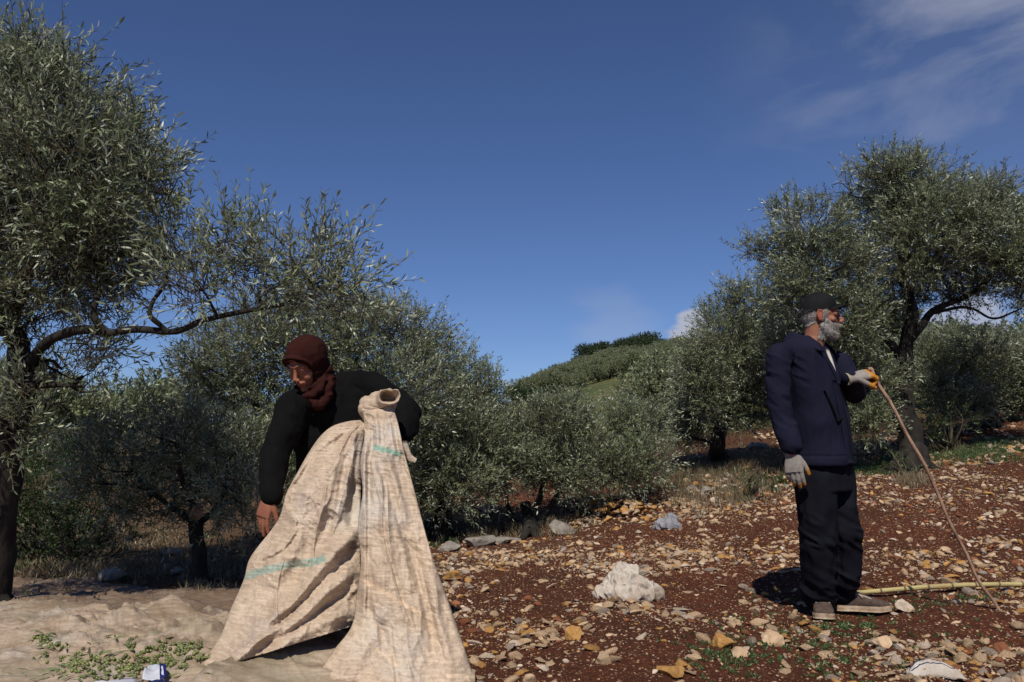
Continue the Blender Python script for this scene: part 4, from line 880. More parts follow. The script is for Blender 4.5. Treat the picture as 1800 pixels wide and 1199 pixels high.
# ---- the woman
def build_woman():
    A = lambda px, py, Y: np.array(P(px, py, Y)); b = A(600, 1130, 4.12); b[2] = g1(b[0], b[1])
    root = empty('person', b, 'woman in a dark brown headscarf and long black robe bending over to lift the tarp', 'woman')
    hf = frame(A(539, 640, 4.00), (-.36, -.76, -.56), (-.14, -.35, 1), .98)
    body = hf.mb(head_mb(True)); X = v3(1, 0, 0); Yv = v3(0, 1, 0)
    Ra = unit(v3(.95, .28, -.05)); Fa = unit(v3(-.28, .95, 0))
    body.loft([(A(566, 668, 4.12), Ra * .05, Fa * .05), (A(580, 700, 4.14), Ra * .15, Fa * .08), (A(592, 760, 4.16), Ra * .15, Fa * .10), (A(600, 850, 4.2), Ra * .13, Fa * .10), (A(602, 900, 4.2), Ra * .16, Fa * .11)])
    sR, eR, wR = A(517, 718, 4.02), A(484, 800, 3.93), A(473, 874, 3.80); sL, eL, wL = A(660, 695, 4.2), A(712, 728, 4.12), A(698, 768, 3.98)
    body.tube([hf(0, -.03, -.1), A(572, 690, 4.12)], [.052, .06], 16)
    body.chain([sR, eR, wR], [.05, .04, .027]); body.chain([sL, eL, wL], [.05, .04, .027])
    for x in (-.08, .08): body.chain([A(602, 900, 4.2) + v3(x, 0, 0), v3(b[0] + x, b[1] + .03, b[2] + .5), v3(b[0] + x, b[1] + .05, b[2] + .09)], [.075, .055, .038]); body.ell(v3(b[0] + x, b[1] - .03, b[2] + .05), (.038, .09, .035))
    yv = unit(v3(-.25, -.05, -1)); zv = unit(v3(-.55, -.8, .15)); zv = unit(zv - yv * (zv @ yv)); xv = np.cross(yv, zv); xv = xv if xv[0] > 0 else -xv
    h1 = Fr(wR + v3(0, 0, .004), xv, yv, zv, .98); q = h1.mb(hand_mb((.35, .3, .4, .55), .35, .0006, (.45, .85, -.35), .35, 1.3)); body.add(q.V(), q.f)
    yv = unit(v3(-.8, -.6, .1)); zv = unit(v3(.4, -.6, .6)); zv = unit(zv - yv * (zv @ yv)); h2 = Fr(wL, np.cross(yv, zv), yv, zv, .95)
    q = h2.mb(hand_mb((1.2, 1.25, 1.3, 1.3), .9, 0, (.2, .8, -.7), .8)); body.add(q.V(), q.f)
    def skincol(V):
        l = hf.inv(V); lip = np.exp(-((l[:, 0] / .022) ** 2 + ((l[:, 2] + .062) / .009) ** 2 + ((l[:, 1] - .092) / .014) ** 2)); hd = np.exp(-(((V - wR) ** 2).sum(1)) / .05)
        f = h1.inv(V); nail = 0
        return (np.ones((len(V), 3)) * (1 - lip[:, None] * np.array([.15, .55, .5]))) * (1 + .1 * fbm(V[:, 0] * 40, V[:, 1] * 40, V[:, 2] * 40, o=3))[:, None] * (1 - .12 * hd[:, None])
    rm_obj('body', body, .0036, 2, M_skinw, root, colf=skincol)
    for s_ in (-1, 1):
        e = MB(); e.ell((s_ * .031, .0775, .0085), (.0085, .0085, .0060), n=14, m=10); eo = hf.mb(e).obj('eye', M_eye, root)
        i = MB(); i.ell((s_ * .031, .0845, .0065), (.0042, .0025, .0036), n=12, m=8); hf.mb(i).obj('iris', M_iris, eo)
        e = MB(); e.tube([(s_ * .016, .0935, .031), (s_ * .031, .0895, .036), (s_ * .047, .076, .031)], [.0022, .0028, .0014], 8, sub=3); hf.mb(e).obj('eyebrow', M_brow, root)
    # headscarf: shell round the head with an opening for the face, folds at the neck
    sc = MB(); sc.ell((0, -.020, .034), (.094, .112, .103), n=28, m=20); sc.ell((0, .004, -.04), (.080, .082, .088)); sc.tube([(0, -.03, -.05), (0, -.035, -.12), (0, -.03, -.15)], [.088, .085, .10], 20, sub=3); sc.ell((0, .045, -.105), (.055, .05, .045))
    sc.tube([(-.075, .055, .02), (-.062, .078, .062), (0, .086, .080), (.062, .074, .062), (.075, .052, .02)], .007, 12, sub=4)
    sw = hf.mb(sc); sw.loft([(A(546, 612, 4.07), X * .060, Yv * .07), (A(550, 632, 4.07), X * .072, Yv * .085), (A(558, 655, 4.07), X * .070, Yv * .09), (A(564, 682, 4.06), X * .068, Yv * .10), (A(563, 702, 4.04), X * .052, Yv * .085), (A(562, 722, 4.01), X * .018, Yv * .05)])
    sw.tube([A(578, 655, 4.05), A(578, 690, 3.98), A(562, 712, 3.945), A(540, 700, 3.93)], [.012, .018, .018, .008], 12, sub=5); sw.tube([A(574, 645, 4.05), A(566, 676, 3.97), A(550, 694, 3.93), A(530, 694, 3.93)], [.010, .016, .015, .008], 12, sub=5)
    VW, nn, c, ix = remesh(sw, .0045, 4); V = hf.inv(VW); neck = sst(-.02, -.10, V[:, 2])
    d = .0075 * np.clip(1 - np.abs(fbm(VW[:, 0] * 9 + VW[:, 2] * 6, VW[:, 1] * 6, VW[:, 2] * 22 - VW[:, 0] * 10, o=2)) * 4, -.6, 1) * neck + .0022 * np.clip(1 - np.abs(fbm(V[:, 0] * 8, V[:, 1] * 12 + V[:, 2] * 9, V[:, 2] * 12 - V[:, 1] * 8, 3)) * 4, -.6, 1)
    V = hf.inv(VW + nn * d[:, None])
    fx, fz = V[:, 0] / .061, (V[:, 2] + .018) / .082; inside = (fx ** 2 + fz ** 2 < 1) & (V[:, 1] > .038); fi = ix.reshape(-1, 4) if (c == 4).all() else None
    if fi is not None: keep = ~inside[fi].any(1); fi = fi[keep]; c = np.full(len(fi), 4); ix = fi.ravel()
    so = mesh_np('headscarf', hf(V), c, ix, M_scarf, root)
    a = np.linspace(0, 2 * math.pi, 33)[:-1]; rm = MB(); pts = []
    for t in a:
        x = .064 * math.cos(t); z = -.018 + .085 * math.sin(t); y = .060 + .034 * max(0, math.sin(t)) - 5.5 * x * x + (.022 if math.sin(t) < 0 else 0) * abs(math.sin(t)); pts.append((x, y, z))
    rm.tube(pts + pts[:2], .0032, 10, sub=2); hf.mb(rm).obj('scarf_rim', M_scarf, so)
    # robe
    rb = MB(); rb.loft([(A(572, 668, 4.14), Ra * .075, Fa * .07), (A(582, 684, 4.15), Ra * .17, Fa * .105), (A(590, 704, 4.16), Ra * .215, Fa * .125), (A(590, 760, 4.17), Ra * .21, Fa * .14), (A(594, 850, 4.2), Ra * .19, Fa * .15), (v3(b[0], b[1] + .03, b[2] + .6), X * .22, Yv * .17), (v3(b[0], b[1], b[2] + .3), X * .25, Yv * .2), (v3(b[0], b[1], b[2] + .06), X * .28, Yv * .22)])
    rb.chain([A(540, 700, 4.08), sR, (sR + eR) / 2 + v3(-.005, 0, 0), eR, (eR + wR) / 2, wR + v3(.005, .01, .012)], [.072, .080, .074, .066, .056, .048])
    rb.chain([A(610, 678, 4.18), A(650, 684, 4.2), A(690, 706, 4.17), eL, A(712, 752, 4.06), A(704, 762, 4.02)], [.075, .080, .074, .070, .056, .048])
    def rpost(V, nn):
        d = .007 * (1 - np.abs(fbm(V[:, 0] * 7, V[:, 1] * 7, V[:, 2] * 7, o=3)) * 3) + .008 * (1 - np.abs(fbm(V[:, 0] * 14 + V[:, 2] * 5, V[:, 1] * 8, V[:, 2] * 4, o=2)) * 3); return V + nn * d[:, None]
    rm_obj('robe', rb, .0065, 4, M_black, root, post=rpost)
    for x in (-.08, .08):
        m_ = MB(); m_.loft([(v3(b[0] + x, b[1] + .08, b[2] + .045), X * .028, up_ * .03), (v3(b[0] + x, b[1], b[2] + .05), X * .038, up_ * .04), (v3(b[0] + x, b[1] - .1, b[2] + .04), X * .044, up_ * .028), (v3(b[0] + x, b[1] - .16, b[2] + .03), X * .024, up_ * .016)]); m_.obj('shoe', M_black, root)
up_ = v3(0, 0, 1)
build_woman()

# ---------------------------------------------------------------- tarps
def polydist(px, py, poly):
    best = np.full(px.shape, 1e9); sg = np.zeros(px.shape); tt = np.zeros(px.shape); poly = np.array(poly, float); n = len(poly) - 1
    for i in range(n):
        a, b = poly[i], poly[i + 1]; d = b - a; l2 = d @ d
        t = np.clip(((px - a[0]) * d[0] + (py - a[1]) * d[1]) / l2, 0, 1); dx = px - a[0] - t * d[0]; dy = py - a[1] - t * d[1]; ds = np.hypot(dx, dy); m = ds < best
        best = np.where(m, ds, best); sg = np.where(m, np.sign(d[0] * dy - d[1] * dx), sg); tt = np.where(m, (i + t) / n, tt)
    return best, sg, tt
def folds(px, py, lst):
    D = np.zeros(px.shape)
    for q in lst:
        poly, w, a = q[0], q[1], q[2]; ws = q[3] if len(q) > 3 else w
        d, s, t = polydist(px, py, crs(np.array(poly, float), 4)); env = np.clip(np.minimum(t / .12, (1 - t) / .12), 0, 1)
        sharp = len(q) > 4
        D += a * (np.exp(-np.abs(d) / np.where(s > 0, w, ws)) if sharp else np.exp(-(d / np.where(s > 0, w, ws)) ** 2)) * (.25 + .75 * env)
    return D
def sheet(left, right, nu, nv, Yf, foldl, back=(0, 0), bulge=.1, seed=0.0, namp=1.0):
    Lf = crs(np.array(left, float), 12); Rf = crs(np.array(right, float), 12)
    v = np.linspace(0, 1, nv); Li = np.stack([np.interp(v, np.linspace(0, 1, len(Lf)), Lf[:, k]) for k in (0, 1)], -1); Ri = np.stack([np.interp(v, np.linspace(0, 1, len(Rf)), Rf[:, k]) for k in (0, 1)], -1)
    u = np.linspace(0, 1, nu)[None, :, None]; G2 = Li[:, None] * (1 - u) + Ri[:, None] * u; px, py = G2[..., 0], G2[..., 1]
    U = np.broadcast_to(u[..., 0], px.shape); Vv = np.broadcast_to(v[:, None], px.shape)
    Y = Yf(px, py) - bulge * np.sin(np.pi * U) ** .6 * np.minimum(Vv * 3, 1) - folds(px, py, foldl)
    Y = Y - namp * (.016 * fbm(px / 60 + seed, py / 60, o=3) + .005 * (1 - np.abs(fbm(px / 26 + seed, py / 70, 2.0, o=3)) * 3) + .0045 * np.clip(1 - np.abs(fbm((px + py * .6) / 34 + seed, (py - px * .5) / 12, 6.0, o=2)) * 5, 0, 1) + .0026 * fbm(px / 7, py / 7, 4.0 + seed, o=2))
    Y = Y - namp * .016 * sst(.0, .2, Vv) * (1 - np.abs(fbm(U * 4.2 + seed + .9 * Vv, Vv * 2.2, 3.0 + seed, o=2)) * 3.2) - namp * .003 * np.clip(1 - np.abs(fbm(px / 48 + py / 90 + seed, py / 30 - px / 80, 8.0, o=3)) * 4, -.4, 1)
    Y = Y + .045 * np.exp(-(Vv / .018) ** 2)
    W_ = P(px, py, Y)
    cols = [W_]
    if back[0]: cols.insert(0, np.stack([P(px[:, 0] + 14 * math.sin(t * 2.2) * k_, py[:, 0], Y[:, 0] + back[0] * t) for t, k_ in [(1 - i / 9, 1) for i in range(9)]], 1))
    if back[1]: cols.append(np.stack([P(px[:, -1] - 14 * math.sin(t * 2.2), py[:, -1], Y[:, -1] + back[1] * t) for t in [(i + 1) / 9 for i in range(9)]], 1))
    return np.concatenate(cols, 1)
def creases(n, xr, yr, ln, sl, w, a, seed):
    r_ = np.random.default_rng(seed); out = []
    for _ in range(n):
        x, y = r_.uniform(*xr), r_.uniform(*yr); l = r_.uniform(*ln) / 2; t = r_.uniform(*sl); k = r_.normal() * .12
        q = [(x + l * e * math.cos(t + k * e), y + l * e * math.sin(t + k * e) + r_.normal() * l * .04) for e in (-1, -.4, .3, 1)]
        ww = r_.uniform(*w); aa = r_.uniform(*a) * (1 if r_.random() < .65 else -1); out.append((q, ww, aa, ww * r_.uniform(.35, 1.0)))
    return out
def build_tarp():
    Yf = lambda px, py: np.interp(py, [690, 740, 900, 1100, 1250], [3.86, 3.85, 3.66, 3.46, 3.22])
    foldL = [([(629,928),(560,1002),(507,1072),(443,1125)], 26, .055, 12), ([(629,1002),(576,1040),(522,1093),(453,1130),(400,1168)], 22, .055, 10), ([(624,1070),(560,1100),(480,1140),(390,1172)], 14, .035),
             ([(596,905),(570,940),(545,985),(500,1040)], 20, -.05), ([(625,968),(575,1015),(520,1070),(460,1110)], 9, -.03), ([(623,840),(620,890),(616,935)], 9, -.04), ([(628,745),(560,789),(507,858)], 12, .02, 5), ([(634,750),(600,810),(585,900)], 14, .022, 6),
             ([(626,745),(618,820),(608,900)], 8, .02, 4), ([(640,742),(570,765),(530,815)], 10, -.016), ([(500,885),(520,920),(500,960),(455,985)], 9, .02, 4), ([(490,905),(470,945),(445,970)], 9, -.03), ([(560,830),(530,900),(520,960),(470,1040)], 22, .018, 9),
             ([(615,1040),(560,1075),(500,1118)], 5, -.02), ([(560,1020),(500,1088),(450,1118)], 5, -.015), ([(540,1060),(490,1105),(440,1135)], 4, .012)]
    foldL += creases(26, (450, 610), (790, 1080), (50, 170), (1.6, 2.4), (3, 7), (.004, .011), 5) + creases(10, (470, 620), (850, 1060), (30, 90), (.2, 1.2), (2, 4), (.003, .006), 6)
    left = [(637,738),(610,741),(583,750),(562,768),(543,795),(523,830),(503,868),(493,905),(478,930),(440,980),(428,1020),(405,1072),(382,1128),(330,1190)]
    right = [(642,740),(640,758),(638,780),(637,806),(636,833),(635,862),(634,893),(634,925),(634,957),(634,990),(634,1020),(633,1050),(630,1078),(622,1100)]
    GL = sheet(left, right, 190, 300, Yf, foldL, back=(.28, 0), bulge=.09)
    foldR = [([(650,752),(677,848),(720,965),(746,1066),(773,1173)], 7, -.032, 16), ([(662,760),(696,850),(738,965),(765,1066),(795,1180)], 14, .022, 8), ([(690,789),(725,933),(741,1040)], 6, -.016, 12), ([(641,760),(641,900),(640,1080)], 11, .040, 5), ([(665,745),(660,850),(668,960),(690,1100),(700,1200)], 18, .018),
             ([(655,745),(650,820),(652,900)], 7, -.02), ([(650,960),(665,1060),(640,1150)], 20, .02), ([(700,745),(735,880),(770,1010),(815,1150)], 8, .02, 5), ([(645,1060),(680,1130),(720,1215)], 8, -.018)]
    foldR += creases(26, (645, 800), (780, 1190), (60, 220), (1.15, 1.5), (3, 7), (.004, .010), 7) + creases(14, (645, 780), (760, 1180), (25, 80), (.1, .9), (2, 4), (.003, .006), 8)
    leftR = [(634,712),(640,738),(640,770),(633,815),(637,865),(629,925),(634,985),(627,1045),(618,1100),(585,1145),(550,1198),(520,1255)]
    rightR = [(690,714),(699,742),(707,778),(716,815),(728,860),(745,925),(762,985),(784,1045),(803,1100),(820,1150),(835,1200),(848,1250)]
    YR = lambda px, py: Yf(px, py) - .035
    GR = sheet(leftR, rightR, 150, 300, YR, foldR, back=(0, .3), bulge=.07, seed=5.0)
    mb = MB(); mb.grid(GL); mb.grid(GR)
    A = lambda px, py, Y: np.array(P(px, py, Y)); X = v3(1, 0, 0)
    ru = MB(); ru.loft([(A(667, 750, 3.90), X * .060, v3(0, .03, 0)), (A(664, 730, 3.86), X * .070, v3(0, .040, 0)), (A(661, 716, 3.85), X * .080, v3(0, .038, .008)), (A(666, 706, 3.84), X * .074, v3(0, .024, .026)), (A(677, 700, 3.81), X * .050, v3(0, .006, .034)), (A(683, 698, 3.79), X * .046, v3(0, 0, .036)), (A(684, 697, 3.795), X * .042, v3(0, 0, .032)), (A(684, 697, 3.87), X * .034, v3(0, 0, .026)), (A(682, 700, 3.9), X * .01, v3(0, 0, .008))], n=60, sub=6)
    V = ru.V(); ctr = A(668, 725, 3.85); nn = unit(V - ctr); an = np.arctan2(V[:, 0] - ctr[0], V[:, 1] - ctr[1]); V = V + nn * (.010 * np.clip(1 - np.abs(fbm(V[:, 0] * 26 + V[:, 2] * 6, V[:, 1] * 20, V[:, 2] * 5, o=2)) * 4, -.8, 1) + .016 * fbm(V[:, 0] * 17, V[:, 1] * 17, V[:, 2] * 17, o=2))[:, None]
    mb.add(V, ru.f)
    # little frayed corner flicking out on the right below her sleeve
    fr = MB(); fr.loft([(A(708, 775, 3.86), X * .02, v3(0, .01, 0)), (A(717, 795, 3.86), X * .012, v3(0, .006, .004)), (A(722, 806, 3.86), v3(.012, 0, .01), v3(0, .004, 0)), (A(731, 810, 3.86), v3(.004, 0, .010), v3(0, .003, 0))], n=10); mb.add(fr.V(), fr.f)
    V = mb.V(); px, py = project(V); col = np.ones((len(V), 3)); front = V[:, 1] < 3.95
    def band(poly, hw, c, soft=2.0, rough_=0.5):
        nonlocal col
        d, s, t = polydist(px, py, poly); m = sst(hw + soft, hw - soft, d + 4 * rough_ * fbm(px / 8, py / 4)) * (front & (t > .001) & (t < .999)); m = (m * np.clip(.75 + .5 * fbm(px / 18, py / 6, 7.0), 0, 1))[:, None]; col = col * (1 - m) + np.array(c) * m
    inL = np.zeros(len(V), bool); inL[:GL.shape[0] * GL.shape[1]] = True
    c0 = col.copy(); band([(428,1014),(460,1004),(500,994),(545,989),(572,980)], 6.5, (.50, .92, 1.05)); col = np.where(inL[:, None], col, c0)
    c0 = col.copy(); band([(656,787),(680,791),(706,799)], 5, (.42, .86, .85)); band([(629,1018),(660,1032),(700,1056),(741,1080)], 3.2, (1.35, 1.3, 1.2), 1.2); band([(640,1130),(670,1147),(700,1173)], 2.2, (1.3, 1.25, 1.15), 1); band([(785,1187),(832,1191)], 4, (1.4, 1.38, 1.3), 1.2); col = np.where(inL[:, None], c0, col)
    for (x, y) in ((538, 924), (548, 921), (543, 931)): band([(x, y), (x + 9, y - 2)], 1.6, (.55, .5, .5), 1)
    o = mb.obj('harvest_tarp', M_tarp, None, col=col); sd = o.modifiers.new('t', 'SOLIDIFY'); sd.thickness = .0025
    tag(o, 'beige woven tarp with teal stripes held up in tall folds by the woman', 'tarp')
build_tarp()
def ground_sheet(name, label, top, pxr, bot, nu, nv, mat_, seed, amp, extra=None, lift=.012, edge=.03):
    u = np.linspace(0, 1, nu)[None]; v = np.linspace(0, 1, nv)[:, None]; px = pxr[0] + (pxr[1] - pxr[0]) * u + 0 * v
    t = np.interp(px, [q[0] for q in top], [q[1] for q in top]) + 4 * fbm(px / 40, seed, o=2); b = np.interp(px, [q[0] for q in bot], [q[1] for q in bot]); vv = v ** 1.25; py = t * (1 - vv) + b * vv
    p = hit(px.ravel(), py.ravel()).reshape(nv, nu, 3); x, y = p[..., 0], p[..., 1]
    rd = lambda a, b_, s: (1 - np.abs(fbm(x * a + seed + y * .8, y * b_, s, o=3)) * 3)
    cr3 = lambda a, b_, s_: np.clip(1 - np.abs(fbm(x * a + seed + y * 1.1, y * b_ + .5 * fbm(x * 2, y * 2, s_), s_, o=2)) * 4.5, 0, 1) ** 1.5
    h = amp * (.22 * rd(1.1, 3.0, 1.0) + .9 * cr3(.9, 5, 2.0) + .8 * cr3(1.6, 10, 3.0) - .8 * cr3(1.3, 8, 9.0) + .5 * cr3(4, 15, 4.0) - .4 * cr3(3, 22, 7.0) + .10 * fbm(x * 4, y * 9, 5.0, o=2))
    h = np.maximum(h + .2 * amp, 0) + lift
    if extra: h = h + folds(px, py, extra)
    h = h + .6 * edge * np.exp(-(py - t) / 9) * (.8 + .5 * fbm(x * 2.5, seed, o=2)); h = h * sst(-.002, .02, v + 0 * u) + .004
    p[..., 2] = g(x, y) + np.maximum(rough(x, y), 0) + h
    mb = MB(); mb.grid(p); V = mb.V(); ppx, ppy = px.ravel(), py.ravel(); col = np.ones((len(V), 3))
    return mb, V, ppx, ppy, col, p
fg = [([(0,1112),(80,1118),(180,1108),(260,1118)], 8, .035, 4), ([(150,1130),(250,1108),(330,1100),(388,1086)], 6, .05, 3), ([(120,1128),(220,1122),(300,1112),(360,1104)], 4, -.025), ([(0,1138),(60,1142),(140,1150),(210,1160)], 6, .03, 3), ([(0,1165),(90,1162),(190,1172)], 6, .02, 3),
      ([(0,1068),(60,1070),(150,1078),(210,1092)], 9, .03), ([(230,1172),(300,1150),(370,1140),(430,1120)], 9, .04, 4), ([(190,1092),(240,1090),(290,1098),(330,1096)], 5, .03, 3), ([(330,1150),(370,1130),(410,1112)], 16, .02, 8), ([(300,1195),(380,1176),(460,1160),(540,1150),(640,1140)], 16, .07, 9), ([(330,1230),(430,1200),(540,1185),(650,1180)], 22, .08, 12), ([(420,1190),(480,1176),(560,1166)], 5, .02)]
fg += creases(110, (-40, 420), (1080, 1196), (60, 280), (-.16, .12), (1.3, 3.2), (.003, .011), 9) + creases(30, (0, 420), (1090, 1196), (30, 90), (-.6, .6), (2, 4), (.002, .006), 10)
rf = np.random.default_rng(77)
for k in range(17):
    y1_ = 1078 + 124 * (k + rf.uniform(-.3, .3)) / 16; x0_ = rf.uniform(300, 440); x1_ = rf.uniform(-120, 150); y0_ = 1108 + (y1_ - 1130) * .28 + rf.uniform(-4, 4)
    q = [(x0_ + (x1_ - x0_) * t, y0_ + (y1_ - y0_) * t + rf.normal() * 3.0 * (0 < t < 1)) for t in (0, .22, .48, .75, 1)]; w_ = rf.uniform(3.0, 5.5); fg.append((q, w_, rf.uniform(.014, .032), w_ * .5, 1))
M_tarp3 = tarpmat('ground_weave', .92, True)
mb, V, gx, gy, col, GP = ground_sheet('ground_tarp', '', [(-500,1064),(0,1068),(60,1070),(140,1080),(200,1094),(260,1090),(330,1096),(390,1084),(430,1100),(600,1120),(760,1150),(835,1196)], (-500, 835), [(-500,1900),(835,1700)], 520, 330, M_tarp, 2.0, .010, fg)
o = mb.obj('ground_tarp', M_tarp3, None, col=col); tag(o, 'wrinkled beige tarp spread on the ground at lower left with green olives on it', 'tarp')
sd = o.modifiers.new('t', 'SOLIDIFY'); sd.thickness = .002
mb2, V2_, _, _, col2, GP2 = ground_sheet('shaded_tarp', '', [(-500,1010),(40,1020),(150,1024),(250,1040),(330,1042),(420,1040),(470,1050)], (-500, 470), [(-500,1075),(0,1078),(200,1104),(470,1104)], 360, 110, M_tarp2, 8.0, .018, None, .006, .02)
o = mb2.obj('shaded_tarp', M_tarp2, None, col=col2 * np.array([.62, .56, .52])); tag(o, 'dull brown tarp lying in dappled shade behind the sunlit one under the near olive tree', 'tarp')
gx, gy = project(V)
def tarp_z(px, py):
    """point on the front ground tarp nearest to a pixel"""
    d = (gx - px) ** 2 + (gy - py) ** 2; i = np.argmin(d); return V[i]

# ---- picked olives on the tarp
om = []
for k in range(4):
    m_ = MB(); m_.ell((0, 0, 0), (.0062 + .0006 * k, .0062 + .0006 * k, .0088 - .0005 * k), n=10, m=8); om.append(m_)
oc = [(265,1150,40,14),(180,1185,40,12),(150,1170,30,10),(240,1135,30,8),(290,1145,35,9),(330,1138,18,8),(200,1170,50,8),(255,1175,25,8),(230,1160,60,14),(95,1138,14,4),(75,1125,10,4),(120,1160,30,14),(345,1150,18,8),(310,1165,20,8),(170,1195,60,6)]
rr = np.random.default_rng(8); omesh = []
ol = []
for i in range(290):
    c = oc[rr.integers(len(oc))]; x, y = rr.normal(c[0], c[2] * .75), rr.normal(c[1], c[3] * .75)
    if x < 2 or x > 372 or y < 1110 or y > 1197: x, y = rr.normal(250, 30), rr.normal(1150, 9)
    p = tarp_z(x, y)
    if i < 4: o = om[i].obj('olive', M_oliv); omesh.append(o)
    else: o = omesh[i % 4].copy(); C.objects.link(o)
    o.location = (p[0] + rr.uniform(-.004, .004), p[1] + rr.uniform(-.004, .004), p[2] + .0075); o.rotation_euler = (rr.uniform(0, 3), rr.uniform(1.0, 2.2), rr.uniform(0, 6)); tag(o, 'small green olive lying loose on the beige ground tarp', 'olive', 'picked olives scattered on the ground tarp')
# fallen leaves and sprigs on the tarp
n = 260; cc = [oc[i] for i in rr.integers(0, len(oc), n)]; lp = np.array([tarp_z(rr.normal(c[0], c[2] * 1.3), rr.normal(c[1], c[3] * 1.2)) for c in cc]) + v3(0, 0, .006)
dd = unit(np.stack([rr.normal(size=n), rr.normal(size=n), rr.normal(size=n) * .15], -1)); Vl, cl_, il, k = leaves(lp, dd, unit(np.tile(v3(0, 0, 1), (n, 1)) + rr.normal(size=(n, 3)) * .3), rr.uniform(.035, .06, n), rr.uniform(.009, .013, n))
o = mesh_np('fallen_leaves', Vl, cl_, il, M_olive, smooth=False, col=np.repeat(rr.uniform(.8, 1.7, (n, 1)) * np.array([[1, 1, .8]]), k, 0)); tag(o, 'grey-green olive leaves strewn among the olives on the tarp', 'leaves', None, 'stuff')

# ---- cloths
def rag(name, label, cat, outline, px0, py0, w, h, hgt, mat_, seed, nx=90, ny=60, lean=.0, ridges=6, kind=None):
    b = H(px0, py0); u = np.linspace(-1, 1, nx)[None]; v = np.linspace(-1, 1, ny)[:, None]; k = b.y / FPX
    X = b.x + u * w * k + 0 * v; Yy = b.y + h * v + 0 * u; rad = np.sqrt(u ** 2 * (1 + .25 * vn(v * 2 + seed, seed)) + v ** 2)
    an = np.arctan2(v + 0 * u, u + 0 * v); re_ = rad * (1 + .05 * np.sin(an * 3 + seed) + .08 * vn(np.cos(an) * 2, np.sin(an) * 2, seed)); prof = np.clip(1 - re_ ** 1.2, 0, 1) ** 1.0
    ca_, sa_ = np.cos(an), np.sin(an); z = hgt * prof * (1 + .38 * fbm(ca_ * 1.6 + seed, sa_ * 1.6, rad, o=3) + .30 * np.clip(1 - np.abs(fbm(ca_ * 3 + seed, sa_ * 3, rad * .6 + 2, o=2)) * 4, 0, 1) * sst(0, .4, 1 - prof)) + .03 * prof * fbm(u * 3 + 0 * v, v * 3 + 0 * u, seed + 2.) + hgt * .16 * np.clip(1 - np.abs(fbm(u * 3.2 + .8 * v, v * 3.2 - .6 * u, seed + 4, o=3)) * 4, -.5, 1) * sst(0, .3, prof) + hgt * .5 * prof * fbm(u * 1.6 + 0 * v, v * 1.6 + 0 * u, seed + 9.)
    m_ = re_ > 1.0; zz = g(X, Yy) + z - np.where(m_, .06, -.004)
    mb = MB(); mb.grid(np.stack([X + lean * z, Yy, zz], -1)); o = mb.obj(name, mat_); tag(o, label, cat); sd = o.modifiers.new('t', 'SOLIDIFY'); sd.thickness = .003; return o
def heap(label, px, py, blobs, mat_, seed, amp, vox):
    b = np.array(H(px, py)); m = MB(); k = b[1] / FPX
    for dx, dy, dz, rx, ry, rz in blobs: m.ell(b + v3(dx, dy, dz) * k, np.array([rx, ry, rz]) * k)
    V, nn, c, ix = remesh(m, vox, 4); q = V - b
    d = amp * np.clip(1 - np.abs(fbm(q[:, 0] * 9 + q[:, 2] * 8 + seed, q[:, 1] * 9, q[:, 2] * 11 - q[:, 0] * 7, o=2)) * 4.5, -.9, 1) + amp * .9 * np.clip(1 - np.abs(fbm(q[:, 0] * 24 + seed, q[:, 1] * 24, q[:, 2] * 16 + q[:, 0] * 12, o=2)) * 4.5, -.8, 1) + amp * .8 * fbm(q[:, 0] * 8, q[:, 1] * 8, q[:, 2] * 8 + seed)
    V = V + nn * d[:, None]; V[:, 2] = np.maximum(V[:, 2], g(V[:, 0], V[:, 1]) - .02); o = mesh_np('rag', V - b, c, ix, mat_); o.location = b; return tag(o, label, 'cloth')
heap('crumpled off-white cloth heaped alone on the red soil left of the man', 1105, 1052, [(0, 20, 4, 52, 45, 24), (-2, 24, 18, 38, 34, 26), (2, 26, 32, 24, 22, 22), (-8, 24, 40, 14, 14, 16), (-36, 18, 4, 20, 26, 14), (36, 14, 4, 24, 26, 18), (20, 12, 16, 24, 22, 20)], M_rag, 3.0, .0105, .0042)
heap('blue-grey cloth bundle on the right side of the yellow stone pile', 1176, 930, [(0, 10, 6, 24, 22, 12), (8, 12, 14, 12, 12, 11), (-14, 8, 3, 12, 14, 8)], M_rag2, 6.0, .010, .006)
def bottom_bits():
    b = H(1640, 1188); root = empty('striped_cloth', b, 'pale cloth with dark blue stripes half buried in soil at the bottom right edge', 'cloth')
    u = np.linspace(0, 1, 60)[None]; v = np.linspace(-1, 1, 16)[:, None]; X = b.x - .10 + .22 * u + 0 * v; Yy = b.y + .04 * v + .03 * np.sin(u * 3); z = g(X, Yy) + .055 * (1 - v ** 2) * np.sin(np.pi * u) ** .6 + .008 * fbm(u * 9 + 0 * v, v * 3 + 0 * u) - .003
    m_ = MB(); m_.grid(np.stack([X, Yy, z], -1)); m_.obj('cloth', M_rag, root).modifiers.new('t', 'SOLIDIFY').thickness = .003
    for q in (5, 8, 11):
        s_ = MB(); s_.tube(np.stack([X[q], Yy[q], z[q] + .001], -1)[3:-8], .0035, 6); s_.obj('stripe', M_navyst, root)
M_navyst = mat('blue_stripe', (.03, .04, .10), .8)
bottom_bits()
